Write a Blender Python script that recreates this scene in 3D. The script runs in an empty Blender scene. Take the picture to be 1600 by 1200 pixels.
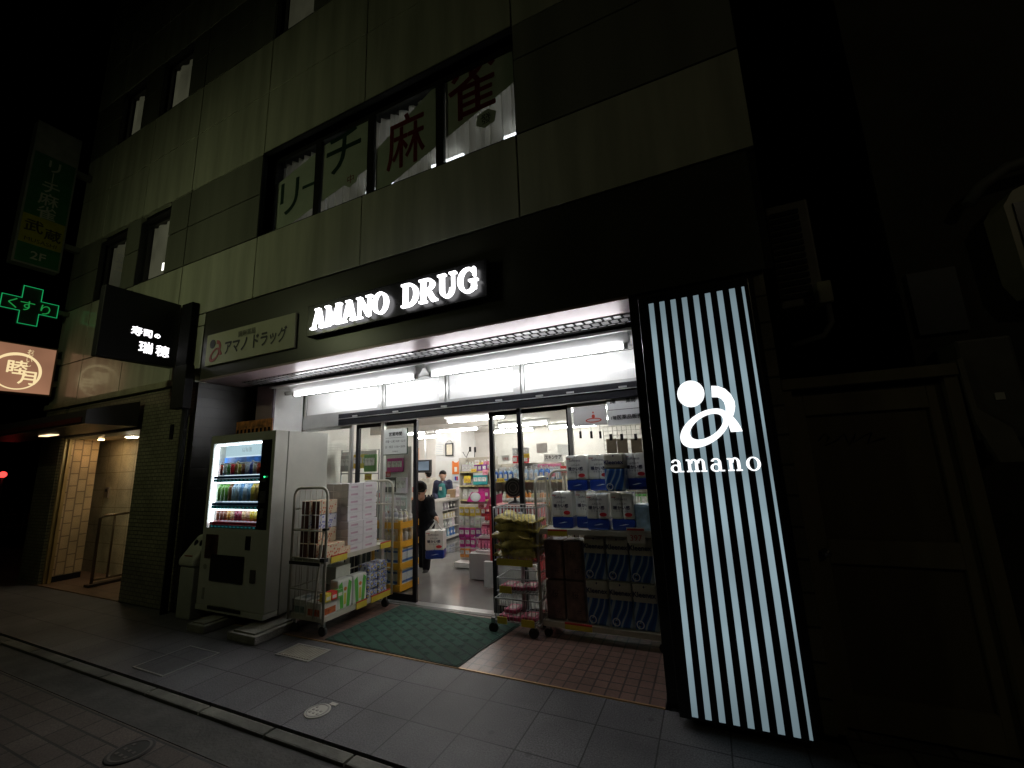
import bpy, bmesh, math, random
from mathutils import Vector, Matrix
random.seed(7)
SC = bpy.context.scene
COL = SC.collection
# ------------------------------------------------------------------ camera
CAM_H = 1.6
F_PX = 647.0
RX = Vector((0.9056748, 0.4222266, -0.0384421))      # image right
RD = Vector((-0.1130967, 0.1532121, -0.9817002))     # image down
RF = Vector((-0.4086101, 0.8934488, 0.1865128))      # view direction
cd = bpy.data.cameras.new('camera'); cam = bpy.data.objects.new('camera', cd); COL.objects.link(cam)
cd.sensor_width = 36.0; cd.lens = 36.0 * F_PX / 1600.0; cd.clip_start = 0.05; cd.clip_end = 600
mw = Matrix.Identity(4)
for i in range(3):
    mw[i][0] = RX[i]; mw[i][1] = -RD[i]; mw[i][2] = -RF[i]
mw[2][3] = CAM_H
cam.matrix_world = mw
SC.camera = cam
EYE = Vector((0, 0, CAM_H))
def ray(px, py):
    return RX * ((px - 800) / F_PX) + RD * ((py - 600) / F_PX) + RF
def onX(px, py, v): d = ray(px, py); return EYE + d * (v / d.x)
def onY(px, py, v): d = ray(px, py); return EYE + d * (v / d.y)
def onZ(px, py, v): d = ray(px, py); return EYE + d * ((v - CAM_H) / d.z)
# ------------------------------------------------------------------ world and exposure (night)
W = bpy.data.worlds.new('World'); SC.world = W; W.use_nodes = True
wn = W.node_tree.nodes; wl_ = W.node_tree.links
bg = wn['Background']
sky = wn.new('ShaderNodeTexSky'); sky.sky_type = 'NISHITA'; sky.sun_disc = False
sky.sun_elevation = math.radians(-8.0); sky.sun_rotation = math.radians(200)
wl_.new(sky.outputs[0], bg.inputs['Color'])
bg.inputs['Strength'].default_value = 0.02
SC.view_settings.view_transform = 'Standard'; SC.view_settings.look = 'None'
SC.view_settings.exposure = 0.0; SC.view_settings.gamma = 1.0
SC.cycles.use_denoising = True
SC.cycles.max_bounces = 8; SC.cycles.transparent_max_bounces = 16
SC.cycles.sample_clamp_indirect = 6.0
SC.cycles.caustics_reflective = False; SC.cycles.caustics_refractive = False
# ------------------------------------------------------------------ materials
MATS = {}
def nodes_of(name):
    m = bpy.data.materials.new(name); m.use_nodes = True
    nt = m.node_tree
    return m, nt, nt.nodes['Principled BSDF'], nt.nodes['Material Output']
def M(name, col=(.5, .5, .5), rough=.5, metal=0., var=.15, scale=6., bump=0., emit=0., ecol=None, coat=0., stretch=(1, 1, 1), spec=None):
    if name in MATS: return MATS[name]
    m, nt, b, out = nodes_of(name)
    N, L = nt.nodes, nt.links
    tc = N.new('ShaderNodeTexCoord'); mp = N.new('ShaderNodeMapping'); mp.inputs['Scale'].default_value = stretch
    L.new(tc.outputs['Object'], mp.inputs[0])
    nz = N.new('ShaderNodeTexNoise'); nz.inputs['Scale'].default_value = scale; nz.inputs['Detail'].default_value = 5
    L.new(mp.outputs[0], nz.inputs['Vector'])
    rp = N.new('ShaderNodeValToRGB'); rp.color_ramp.elements[0].position = .3; rp.color_ramp.elements[1].position = .7
    lo = [max(0, c * (1 - var)) for c in col]; hi = [min(1, c * (1 + var)) for c in col]
    rp.color_ramp.elements[0].color = (*lo, 1); rp.color_ramp.elements[1].color = (*hi, 1)
    L.new(nz.outputs['Fac'], rp.inputs[0]); L.new(rp.outputs[0], b.inputs['Base Color'])
    b.inputs['Roughness'].default_value = rough; b.inputs['Metallic'].default_value = metal
    if coat: b.inputs['Coat Weight'].default_value = coat; b.inputs['Coat Roughness'].default_value = .08
    if spec is not None: b.inputs['Specular IOR Level'].default_value = spec
    if bump:
        bp = N.new('ShaderNodeBump'); bp.inputs['Strength'].default_value = bump; bp.inputs['Distance'].default_value = .01
        nz2 = N.new('ShaderNodeTexNoise'); nz2.inputs['Scale'].default_value = scale * 8; L.new(mp.outputs[0], nz2.inputs['Vector'])
        L.new(nz2.outputs['Fac'], bp.inputs['Height']); L.new(bp.outputs[0], b.inputs['Normal'])
    if emit:
        b.inputs['Emission Color'].default_value = (*(ecol or col), 1); b.inputs['Emission Strength'].default_value = emit
    MATS[name] = m
    return m
def MO(name, rough=.4, spec=.5):
    """body colour taken from the object's own colour"""
    if name in MATS: return MATS[name]
    m, nt, b, out = nodes_of(name)
    oi = nt.nodes.new('ShaderNodeObjectInfo'); nz = nt.nodes.new('ShaderNodeTexNoise'); nz.inputs['Scale'].default_value = 14
    mx = nt.nodes.new('ShaderNodeMix'); mx.data_type = 'RGBA'; mx.blend_type = 'MULTIPLY'; mx.inputs[0].default_value = .25
    nt.links.new(oi.outputs['Color'], mx.inputs[6]); nt.links.new(nz.outputs['Fac'], mx.inputs[7])
    nt.links.new(mx.outputs[2], b.inputs['Base Color'])
    b.inputs['Roughness'].default_value = rough
    MATS[name] = m; return m
def MB_brick(name, c1, c2, mortar, w, h, ms=.006, off=.5, axes='xz', shift=(0, 0), rough=.4, bump=.3, rot=0., spec=.5, smooth=.1, jr=None, spots=0., grain=.25):
    if name in MATS: return MATS[name]
    m, nt, b, out = nodes_of(name); N, L = nt.nodes, nt.links
    g = N.new('ShaderNodeNewGeometry'); sp = N.new('ShaderNodeSeparateXYZ'); cb = N.new('ShaderNodeCombineXYZ')
    L.new(g.outputs['Position'], sp.inputs[0])
    L.new(sp.outputs['xyz'.index(axes[0])], cb.inputs[0]); L.new(sp.outputs['xyz'.index(axes[1])], cb.inputs[1])
    mp = N.new('ShaderNodeMapping'); mp.inputs['Location'].default_value = (shift[0], shift[1], 0); mp.inputs['Rotation'].default_value = (0, 0, rot)
    L.new(cb.outputs[0], mp.inputs[0])
    br = N.new('ShaderNodeTexBrick'); br.offset = off; br.squash = 1
    br.inputs['Scale'].default_value = 1; br.inputs['Brick Width'].default_value = w; br.inputs['Row Height'].default_value = h
    br.inputs['Mortar Size'].default_value = ms; br.inputs['Mortar Smooth'].default_value = smooth; br.inputs['Bias'].default_value = 0
    br.inputs['Color1'].default_value = (*c1, 1); br.inputs['Color2'].default_value = (*c2, 1); br.inputs['Mortar'].default_value = (*mortar, 1)
    L.new(mp.outputs[0], br.inputs['Vector'])
    nz = N.new('ShaderNodeTexNoise'); nz.inputs['Scale'].default_value = 110; nz.inputs['Detail'].default_value = 4
    L.new(g.outputs['Position'], nz.inputs['Vector'])
    n2 = N.new('ShaderNodeTexNoise'); n2.inputs['Scale'].default_value = 1.7; n2.inputs['Detail'].default_value = 6
    L.new(g.outputs['Position'], n2.inputs['Vector'])
    mr = N.new('ShaderNodeMapRange'); mr.inputs[1].default_value = .3; mr.inputs[2].default_value = .7; mr.inputs[3].default_value = .62; mr.inputs[4].default_value = 1.28
    L.new(n2.outputs['Fac'], mr.inputs[0])
    mr2 = N.new('ShaderNodeMapRange'); mr2.inputs[1].default_value = .3; mr2.inputs[2].default_value = .7; mr2.inputs[3].default_value = 1 - grain; mr2.inputs[4].default_value = 1 + grain
    L.new(nz.outputs['Fac'], mr2.inputs[0])
    mu = N.new('ShaderNodeMath'); mu.operation = 'MULTIPLY'; L.new(mr.outputs[0], mu.inputs[0]); L.new(mr2.outputs[0], mu.inputs[1])
    mx = N.new('ShaderNodeVectorMath'); mx.operation = 'SCALE'; L.new(br.outputs['Color'], mx.inputs[0]); L.new(mu.outputs[0], mx.inputs[3])
    L.new(mx.outputs[0], b.inputs['Base Color'])
    b.inputs['Roughness'].default_value = rough; b.inputs['Specular IOR Level'].default_value = spec
    if jr is not None:
        rr = N.new('ShaderNodeMapRange'); rr.inputs[3].default_value = rough; rr.inputs[4].default_value = jr; L.new(br.outputs['Fac'], rr.inputs[0]); L.new(rr.outputs[0], b.inputs['Roughness'])
        rs = N.new('ShaderNodeMapRange'); rs.inputs[3].default_value = spec; rs.inputs[4].default_value = .05; L.new(br.outputs['Fac'], rs.inputs[0]); L.new(rs.outputs[0], b.inputs['Specular IOR Level'])
    if spots:
        vo = N.new('ShaderNodeTexVoronoi'); vo.inputs['Scale'].default_value = 3.1; L.new(g.outputs['Position'], vo.inputs['Vector'])
        lt = N.new('ShaderNodeMapRange'); lt.inputs[1].default_value = .05; lt.inputs[2].default_value = .075; lt.inputs[3].default_value = spots; lt.inputs[4].default_value = 1.; L.new(vo.outputs['Distance'], lt.inputs[0])
        m3 = N.new('ShaderNodeMath'); m3.operation = 'MULTIPLY'; L.new(mu.outputs[0], m3.inputs[0]); L.new(lt.outputs[0], m3.inputs[1]); L.new(m3.outputs[0], mx.inputs[3])
    if bump:
        bp = N.new('ShaderNodeBump'); bp.inputs['Strength'].default_value = bump; bp.inputs['Distance'].default_value = .006; bp.invert = True
        L.new(br.outputs['Fac'], bp.inputs['Height']); L.new(bp.outputs[0], b.inputs['Normal'])
    MATS[name] = m; return m
def GLASS(name='window_glass', tint=(.95, .97, .96), gloss=1.0):
    if name in MATS: return MATS[name]
    m, nt, b, out = nodes_of(name); N, L = nt.nodes, nt.links
    N.remove(b)
    tr = N.new('ShaderNodeBsdfTransparent'); tr.inputs[0].default_value = (*tint, 1)
    gl = N.new('ShaderNodeBsdfGlossy'); gl.inputs['Roughness'].default_value = .01
    lw = N.new('ShaderNodeLayerWeight'); lw.inputs[0].default_value = .5
    pw = N.new('ShaderNodeMath'); pw.operation = 'POWER'; pw.inputs[1].default_value = 5; L.new(lw.outputs['Facing'], pw.inputs[0])
    mu = N.new('ShaderNodeMath'); mu.operation = 'MULTIPLY_ADD'; mu.inputs[1].default_value = .9 * gloss; mu.inputs[2].default_value = .04 * gloss; L.new(pw.outputs[0], mu.inputs[0])
    mx = N.new('ShaderNodeMixShader'); L.new(mu.outputs[0], mx.inputs[0]); L.new(tr.outputs[0], mx.inputs[1]); L.new(gl.outputs[0], mx.inputs[2])
    L.new(mx.outputs[0], out.inputs[0]); MATS[name] = m; return m
def EMIT(name, col, s, patchy=0.):
    if name in MATS: return MATS[name]
    m, nt, b, out = nodes_of(name); N, L = nt.nodes, nt.links
    N.remove(b); e = N.new('ShaderNodeEmission'); e.inputs[0].default_value = (*col, 1); e.inputs[1].default_value = s
    if patchy:
        tc = N.new('ShaderNodeTexCoord'); nz = N.new('ShaderNodeTexNoise'); nz.inputs['Scale'].default_value = 1.3
        L.new(tc.outputs['Object'], nz.inputs['Vector'])
        mr = N.new('ShaderNodeMapRange'); mr.inputs[1].default_value = .3; mr.inputs[2].default_value = .7
        mr.inputs[3].default_value = s * (1 - patchy); mr.inputs[4].default_value = s * (1 + patchy)
        L.new(nz.outputs['Fac'], mr.inputs[0]); L.new(mr.outputs[0], e.inputs[1])
    L.new(e.outputs[0], out.inputs[0]); MATS[name] = m; return m
def EMIT_Z(name, col, s, z0, z1, stops):
    """lightbox face: luminance follows the tubes mounted behind it"""
    m, nt, b, out = nodes_of(name); N, L = nt.nodes, nt.links
    N.remove(b); e = N.new('ShaderNodeEmission'); e.inputs[0].default_value = (*col, 1)
    g = N.new('ShaderNodeNewGeometry'); sp = N.new('ShaderNodeSeparateXYZ'); L.new(g.outputs['Position'], sp.inputs[0])
    mr = N.new('ShaderNodeMapRange'); mr.inputs[1].default_value = z0; mr.inputs[2].default_value = z1; L.new(sp.outputs[2], mr.inputs[0])
    rp = N.new('ShaderNodeValToRGB'); E_ = rp.color_ramp.elements
    rp.color_ramp.interpolation = 'B_SPLINE'
    while len(E_) < len(stops): E_.new(.5)
    for el, (p, v) in zip(E_, stops): el.position = p; el.color = (v, v, v, 1)
    L.new(mr.outputs[0], rp.inputs[0])
    nz = N.new('ShaderNodeTexNoise'); nz.inputs['Scale'].default_value = 2.2; L.new(g.outputs['Position'], nz.inputs['Vector'])
    m2 = N.new('ShaderNodeMapRange'); m2.inputs[1].default_value = .3; m2.inputs[2].default_value = .7; m2.inputs[3].default_value = s * .8; m2.inputs[4].default_value = s * 1.2; L.new(nz.outputs['Fac'], m2.inputs[0])
    mu = N.new('ShaderNodeMath'); mu.operation = 'MULTIPLY'; L.new(rp.outputs[0], mu.inputs[0]); L.new(m2.outputs[0], mu.inputs[1]); L.new(mu.outputs[0], e.inputs[1])
    L.new(e.outputs[0], out.inputs[0]); MATS[name] = m; return m
def CLOTH(name, col, trans=.35, hole=.3):
    if name in MATS: return MATS[name]
    m, nt, b, out = nodes_of(name); N, L = nt.nodes, nt.links
    N.remove(b); d = N.new('ShaderNodeBsdfDiffuse'); t = N.new('ShaderNodeBsdfTranslucent'); p = N.new('ShaderNodeBsdfTransparent')
    nz = N.new('ShaderNodeTexNoise'); nz.inputs['Scale'].default_value = 30
    for s in (d, t): s.inputs[0].default_value = (*col, 1)
    a = N.new('ShaderNodeMixShader'); a.inputs[0].default_value = trans; L.new(d.outputs[0], a.inputs[1]); L.new(t.outputs[0], a.inputs[2])
    mr = N.new('ShaderNodeMapRange'); mr.inputs[3].default_value = hole * .7; mr.inputs[4].default_value = hole * 1.3; L.new(nz.outputs['Fac'], mr.inputs[0])
    c = N.new('ShaderNodeMixShader'); L.new(mr.outputs[0], c.inputs[0]); L.new(a.outputs[0], c.inputs[1]); L.new(p.outputs[0], c.inputs[2])
    L.new(c.outputs[0], out.inputs[0]); MATS[name] = m; return m
# ------------------------------------------------------------------ mesh builder
_TXT = {}
def text_geo(s):
    if s in _TXT: return _TXT[s]
    c = bpy.data.curves.new('lettering', 'FONT'); c.body = s; c.size = 1; c.resolution_u = 3
    o = bpy.data.objects.new('lettering', c); COL.objects.link(o)
    dg = bpy.context.evaluated_depsgraph_get(); me = bpy.data.meshes.new_from_object(o.evaluated_get(dg))
    vs = [(v.co.x, v.co.y) for v in me.vertices]; fs = [tuple(p.vertices) for p in me.polygons]
    bpy.data.objects.remove(o); bpy.data.curves.remove(c); bpy.data.meshes.remove(me)
    _TXT[s] = (vs, fs); return _TXT[s]
class MB:
    def __init__(s): s.bm = bmesh.new(); s.mi = 0; s.mats = []
    def mat(s, m):
        if m not in s.mats: s.mats.append(m)
        s.mi = s.mats.index(m); return s
    def face(s, pts):
        f = s.bm.faces.new([s.bm.verts.new(p) for p in pts]); f.material_index = s.mi; return f
    def box(s, x0, x1, y0, y1, z0, z1, bev=0.):
        v = [s.bm.verts.new((x, y, z)) for x in (x0, x1) for y in (y0, y1) for z in (z0, z1)]
        q = [(0, 1, 3, 2), (4, 6, 7, 5), (0, 4, 5, 1), (2, 3, 7, 6), (0, 2, 6, 4), (1, 5, 7, 3)]
        fs = []
        for a in q:
            f = s.bm.faces.new([v[i] for i in a]); f.material_index = s.mi; fs.append(f)
        if bev:
            es = {e for f in fs for e in f.edges}
            r = bmesh.ops.bevel(s.bm, geom=list(es), offset=bev, segments=2, affect='EDGES', profile=.6)
            for f in r['faces']: f.material_index = s.mi
        return s
    def prism(s, pts, n):
        """closed outline (3-D points) swept by vector n"""
        n = Vector(n); a = [s.bm.verts.new(p) for p in pts]; b = [s.bm.verts.new(Vector(p) + n) for p in pts]
        k = len(pts)
        for L in (a, b[::-1]):
            f = s.bm.faces.new(L); f.material_index = s.mi
        for i in range(k):
            f = s.bm.faces.new([a[i], b[i], b[(i + 1) % k], a[(i + 1) % k]]); f.material_index = s.mi
        return s
    def ring(s, o, i, n):
        """outline o with a hole i (same point count), swept by n"""
        n = Vector(n); k = len(o)
        A = [s.bm.verts.new(p) for p in o]; B = [s.bm.verts.new(p) for p in i]
        C = [s.bm.verts.new(Vector(p) + n) for p in o]; D = [s.bm.verts.new(Vector(p) + n) for p in i]
        for j in range(k):
            q = (j + 1) % k
            for f in ((A[j], A[q], B[q], B[j]), (C[j], D[j], D[q], C[q]), (A[j], C[j], C[q], A[q]), (B[j], B[q], D[q], D[j])):
                s.bm.faces.new(f).material_index = s.mi
        return s
    def tube(s, path, r, seg=8, closed=False, cap=True):
        path = [Vector(p) for p in path]; k = len(path); rings = []
        up = None
        for i, p in enumerate(path):
            a = path[i - 1] if (i > 0 or closed) else p
            b = path[(i + 1) % k] if (i < k - 1 or closed) else p
            t = (b - a).normalized()
            if up is None:
                up = Vector((0, 0, 1)) if abs(t.z) < .9 else Vector((1, 0, 0))
            u = up - t * up.dot(t)
            if u.length < 1e-4: u = t.orthogonal()
            u.normalize(); up = u; w = t.cross(u)
            rr = r[i] if isinstance(r, (list, tuple)) else r
            rings.append([s.bm.verts.new(p + (u * math.cos(2 * math.pi * j / seg) + w * math.sin(2 * math.pi * j / seg)) * rr) for j in range(seg)])
        for i in range(k if closed else k - 1):
            A, B = rings[i], rings[(i + 1) % k]
            for j in range(seg):
                f = s.bm.faces.new((A[j], A[(j + 1) % seg], B[(j + 1) % seg], B[j])); f.material_index = s.mi; f.smooth = True
        if cap and not closed:
            s.bm.faces.new(rings[0][::-1]).material_index = s.mi; s.bm.faces.new(rings[-1]).material_index = s.mi
        return s
    def lathe(s, prof, c=(0, 0, 0), seg=12, sx=1., sy=1.):
        c = Vector(c); R = []
        for (r, z) in prof:
            R.append([s.bm.verts.new(c + Vector((r * sx * math.cos(2 * math.pi * j / seg), r * sy * math.sin(2 * math.pi * j / seg), z))) for j in range(seg)])
        for A, B in zip(R, R[1:]):
            for j in range(seg):
                f = s.bm.faces.new((A[j], A[(j + 1) % seg], B[(j + 1) % seg], B[j])); f.material_index = s.mi; f.smooth = True
        s.bm.faces.new(R[0][::-1]).material_index = s.mi; s.bm.faces.new(R[-1]).material_index = s.mi
        return s
    def ball(s, c, r, seg=10, rings=7):
        r = r if isinstance(r, (tuple, list)) else (r, r, r)
        m = Matrix.Translation(c) @ Matrix.Diagonal((*r, 1))
        q = bmesh.ops.create_uvsphere(s.bm, u_segments=seg, v_segments=rings, radius=1, matrix=m)
        for v in q['verts']:
            for f in v.link_faces: f.material_index = s.mi; f.smooth = True
        return s
    def text(s, body, o, ux, uy, size, align='C', sx=1., ext=.002, width=None, wid=0.):
        o = Vector(o); ux = Vector(ux).normalized(); uy = Vector(uy).normalized(); n = ux.cross(uy)
        vs, fs = text_geo(body)
        if not vs: return s
        x0 = min(v[0] for v in vs); x1 = max(v[0] for v in vs)
        if width: sx = width / ((x1 - x0) * size)
        k = {'C': (x0 + x1) / 2, 'L': x0, 'R': x1}[align]
        for lay in ([(0, 0)] if not wid else [(-wid, 0), (wid, 0), (0, wid), (0, -wid)]):
            dn = 0 if not wid else .0004 * (lay[0] > 0) + .0008 * (lay[1] > 0) + .0012 * (lay[1] < 0)
            bv = [s.bm.verts.new(o + ux * ((x - k) * size * sx + lay[0]) + uy * (y * size + lay[1]) + n * (ext + dn)) for x, y in vs]
            for f in fs:
                try: s.bm.faces.new([bv[i] for i in f]).material_index = s.mi
                except ValueError: pass
        return s
    def build(s, name, mat=None, parent=None, origin=None, smooth=False, color=None):
        if not s.mats: s.mats = [mat]
        me = bpy.data.meshes.new(name)
        bm = s.bm
        bmesh.ops.recalc_face_normals(bm, faces=bm.faces[:])
        if parent is not None: base = WL[parent.name]
        else:
            if origin is None:
                xs = [v.co for v in bm.verts]
                lo = Vector((min(v.x for v in xs), min(v.y for v in xs), min(v.z for v in xs))); hi = Vector((max(v.x for v in xs), max(v.y for v in xs), max(v.z for v in xs)))
                origin = ((lo.x + hi.x) / 2, (lo.y + hi.y) / 2, lo.z)
            base = Vector(origin)
        bmesh.ops.translate(bm, verts=bm.verts[:], vec=-base)
        if smooth:
            for f in bm.faces: f.smooth = True
        bm.to_mesh(me); bm.free()
        for m in s.mats: me.materials.append(m)
        o = bpy.data.objects.new(name, me); COL.objects.link(o)
        if color: o.color = (*color, 1)
        if parent is not None: o.parent = parent
        else: o.location = base
        WL[o.name] = Vector(base)
        return o
WL = {}
def tag(o, label, cat, group=None):
    o['label'] = label; o['category'] = cat
    if group: o['group'] = group
    return o
def thing(name, label, cat, loc, group=None):
    o = bpy.data.objects.new(name, None); COL.objects.link(o); o.location = loc; o.empty_display_size = .1
    WL[o.name] = Vector(loc); return tag(o, label, cat, group)
def struct(o): o['kind'] = 'structure'; return o
def copy_tree(o, d, label=None, parent=None):
    """copy a thing with its parts and sub-parts, shifted by d"""
    c = o.copy(); COL.objects.link(c)
    if parent is None: c.location = o.location + Vector(d)
    else: c.parent = parent
    WL[c.name] = WL[o.name] + Vector(d)
    if label: c['label'] = label
    for ch in o.children: copy_tree(ch, d, None, c)
    return c
def blob(name, chains, balls, vox, mat, parent=None, it=2):
    """tapered limbs and ellipsoids fused into one continuous skin"""
    mb = MB()
    for ch in chains:
        for (p, r), (q, t) in zip(ch, ch[1:]):
            p = Vector(p); q = Vector(q)
            mb.tube([p, p.lerp(q, .5), q], [r, (r + t) / 2, t], seg=10)
        for p, r in ch: mb.ball(p, r, 10, 7)
    for c, r in balls: mb.ball(c, r, 14, 10)
    o = mb.build(name, mat, parent)
    md = o.modifiers.new('remesh', 'REMESH'); md.mode = 'VOXEL'; md.voxel_size = vox; md.use_smooth_shade = True
    sm = o.modifiers.new('smooth', 'SMOOTH'); sm.factor = .5; sm.iterations = it
    return o
XA, YA, ZA = Vector((1, 0, 0)), Vector((0, 1, 0)), Vector((0, 0, 1))
# ------------------------------------------------------------------ street lamps (their light reaches the facade)
def street_lamp(x, y, h, ax, ay, power, col, label, aim, cone):
    t = thing('street_lamp', label, 'street lamp', (x, y, 0), 'street lamps of the lane')
    MB().lathe([(.11, 0), (.1, .35), (.07, .4), (.055, h)], (x, y, 0), 12).build('pole', M('lamp_pole_paint', (.2, .22, .2), .5), t)
    e = Vector((ax, ay, h + .1))
    MB().tube([(x, y, h - .1), Vector((x, y, h)).lerp(e, .3) + Vector((0, 0, .12)), e], .03).build('arm', M('lamp_pole_paint'), t)
    MB().lathe([(.05, .22), (.16, .12), (.2, 0)], (ax, ay, h), 14).build('lamp_shade', M('lamp_shade_metal', (.25, .27, .25), .4, .6), t)
    bl = MB(); bl.ball((ax, ay, h - .03), (.1, .1, .12)); bl.build('bulb', EMIT('street_bulb_' + label[:5], col, 9), t)
    ld = bpy.data.lights.new('street_light', 'SPOT'); ld.energy = power; ld.color = col; ld.shadow_soft_size = .12
    ld.spot_size = math.radians(cone); ld.spot_blend = .9
    lo = bpy.data.objects.new('street_light', ld); COL.objects.link(lo); lo.parent = t; lo.location = (ax - x, ay - y, h - .22)
    lo.rotation_euler = (Vector(aim) - Vector((ax, ay, h - .22))).to_track_quat('-Z', 'Y').to_euler()
street_lamp(-6.8, -2.0, 4.5, -6.6, -.1, 50, (.85, .92, .5), 'green grey street lamp across the lane left of the shop', (-6.2, 3.13, 4.5), 164)
street_lamp(5.2, -3.2, 5.6, 4.4, -2.2, 14, (1., .86, .55), 'slim street lamp across the lane opposite the wooden door', (1.5, 3.2, 2.2), 120)
# ------------------------------------------------------------------ ground
F = 3.13
ground = MB(); ground.box(-60, 60, -60, 60, -.4, -.1)
struct(ground.build('ground', M('asphalt', (.05, .05, .05), .8, bump=.3, scale=3)))
MBR = MB_brick('street_brick', (.07, .056, .045), (.105, .084, .068), (.025, .022, .02), .25, .135, .007, .5, 'xy', (.1, .03), .75, .5, spots=.6, grain=.4)
road = MB(); road.box(-30, 12, -9, 1.74, -.1, -.025); struct(road.build('road', MBR))
gut = MB(); gut.box(-30, 12, 1.745, 1.983, -.1, -.0245); struct(gut.build('gutter', M('gutter_concrete', (.06, .057, .05), .8, bump=.4, scale=5, var=.35)))
kerb = MB()
for i in range(60):
    x = -29.9 + i * .68; kerb.box(x, x + .668, 1.985, 2.07, -.1, -.006, .012)
struct(kerb.build('kerb', M('kerb_stone', (.115, .112, .09), .75, bump=.4, scale=3, var=.45)))
PAV = MB_brick('granite_paving', (.092, .089, .092), (.115, .111, .114), (.022, .021, .021), .373, .385, .0045, 0, 'xy', (-1.53 + 1.53 * 2 + .026, .27), .6, .3, spec=.35, spots=.62, grain=.5)
pav = MB(); pav.box(-30, .52, 2.085, 3.118, -.1, 0); pav.box(-30, -10.44, 3.12, 20, -.1, 0); struct(pav.build('pavement', PAV))
side = MB(); side.box(.53, 12, 2.085, 20, -.1, -.004); struct(side.build('alley_pavement', MB_brick('alley_paver', (.13, .12, .1), (.16, .15, .12), (.04, .04, .03), .4, .2, .01, .5, 'xy', (0, 0), .8)))
trim = MB(); trim.box(-5.9, -.43, 3.12, 3.136, -.1, .006); struct(trim.build('threshold_strip', M('brass_strip', (.42, .27, .13), .45, .6)))
TILE = MB_brick('porch_tile', (.135, .082, .065), (.18, .108, .086), (.04, .03, .026), .1, .1, .0065, 0, 'xy', (.032, .07), .35, .35)
porch = MB(); porch.box(-5.9, -.43, 3.138, 4.2, -.1, .004); struct(porch.build('porch_floor', TILE))
sf = MB(); sf.box(-8.2, -.43, 4.202, 11.6, -.1, .008)
struct(sf.build('shop_floor', M('vinyl_floor', (.2, .195, .185), .16, var=.3, scale=1.6, bump=.03)))
hf = MB(); hf.box(-10.4, -7.28, 3.12, 6, -.1, .012); struct(hf.build('hall_floor', MB_brick('hall_tile', (.2, .12, .08), (.24, .15, .1), (.07, .05, .04), .3, .3, .006, 0, 'xy', (0, 0), .35)))
# ------------------------------------------------------------------ the building
B = thing('office_building', 'dark panelled building with a bright pharmacy on its ground floor', 'building', (-5, 3.4, 0))
LP = M('light_panel_paint', (.5, .51, .41), .24, var=.2, scale=5, coat=.4, stretch=(1, 1, .1))
DP = M('dark_panel_paint', (.2, .205, .17), .26, var=.2, scale=2.2, coat=.35, stretch=(1, 1, .1))
BK = M('joint_black', (.008, .008, .008), .7)
xb = [-10.44, -9.4, -8.05, -6.67, -5.0, -3.2, -1.29, .56]
zb = [2.9, 3.59, 4.62, 5.85, 6.84, 7.74, 8.9, 9.8, 10.8, 12.2]
holes = {(1, 2): (-9.36, -8.5), (2, 2): (-8.02, -7.2), (4, 2): 'all', (5, 2): 'all', (1, 5): (-9.36, -8.6), (2, 5): (-7.98, -7.12), (4, 5): (-4.95, -4.2), (1, 8): (-9.36, -8.6), (2, 8): (-7.98, -7.12), (4, 8): (-4.95, -4.2)}
lp, dp, bk = MB(), MB(), MB()
g = .0095
for j in range(9):
    for i in range(7):
        x0, x1, z0, z1 = xb[i], xb[i + 1], zb[j], zb[j + 1]
        if j == 0:
            if i > 3: continue
            if i == 3: x1 = -5.97
        if j == 1 and i >= 3:
            z0 = 3.765
            if i == 3: lp.box(x0 + g, -5.97, F, F + .06, 3.597, 3.757); bk.box(x0, -5.97, F + .061, F + .2, 3.59, 3.765)
        band = j in (2, 5, 8)
        h = holes.get((i, j))
        segs = [(x0, x1)] if h is None else ([] if h == 'all' else [(x0, h[0]), (h[1], x1)])
        for a, b in segs:
            if b - a < .04: continue
            tgt = dp if band else lp
            if band and i == 6: cuts = [z0, z0 + .83, z1]
            elif band: cuts = [z0, z0 + .63, z1]
            else: cuts = [z0, z1]
            for c0, c1 in zip(cuts, cuts[1:]): tgt.box(a + g, b - g, F, F + .06, c0 + g, c1 - g)
            bk.box(a, b, F + .061, F + .2, z0, z1)
lp.build('light_cladding', LP, B); dp.build('dark_cladding', DP, B)
bk.box(.5, .559, F + .061, 8, 2.85, 12.2); bk.box(-10.44, -10.38, F + .21, 8, 2.6, 12.2); bk.box(-10.44, .559, F + .6, F + .75, 6.6, 7.7); bk.box(-10.44, .559, 3.3, 12, 12.2, 12.3)
bk.build('backing', BK, B)
# tiled ground floor piers
WT = MB_brick('pier_tile', (.21, .2, .135), (.28, .265, .185), (.045, .042, .034), .1, .05, .0045, .5, 'xz', (0, 0), .4, .4)
MB().box(-7.27, -6.02, F, 4.2, 0, 2.8).build('tiled_pier', WT, B)
MB().box(-6.018, -5.955, F - .004, 4.2, 0, 2.8).build('pier_edge', MB_brick('pier_edge_shaded_tile', (.02, .019, .015), (.026, .024, .019), (.006, .006, .005), .3, .13, .006, 0, 'xz', (0, 0), .4, .4), B)  # shade on the pier's return is put into this near-black tile colour
MB().box(-10.44, -9.72, F, 3.19, 0, 2.8).build('tiled_pier', WT, B)
MB().box(-9.618, -7.272, F + .004, 3.4, 2.27, 2.8).build('lintel', WT, B)
MB().box(-10.44, -5.97, F - .05, F + .1, 2.802, 2.893, .008).build('ledge', M('ledge_paint', (.3, .3, .2), .5, var=.3), B)
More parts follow.
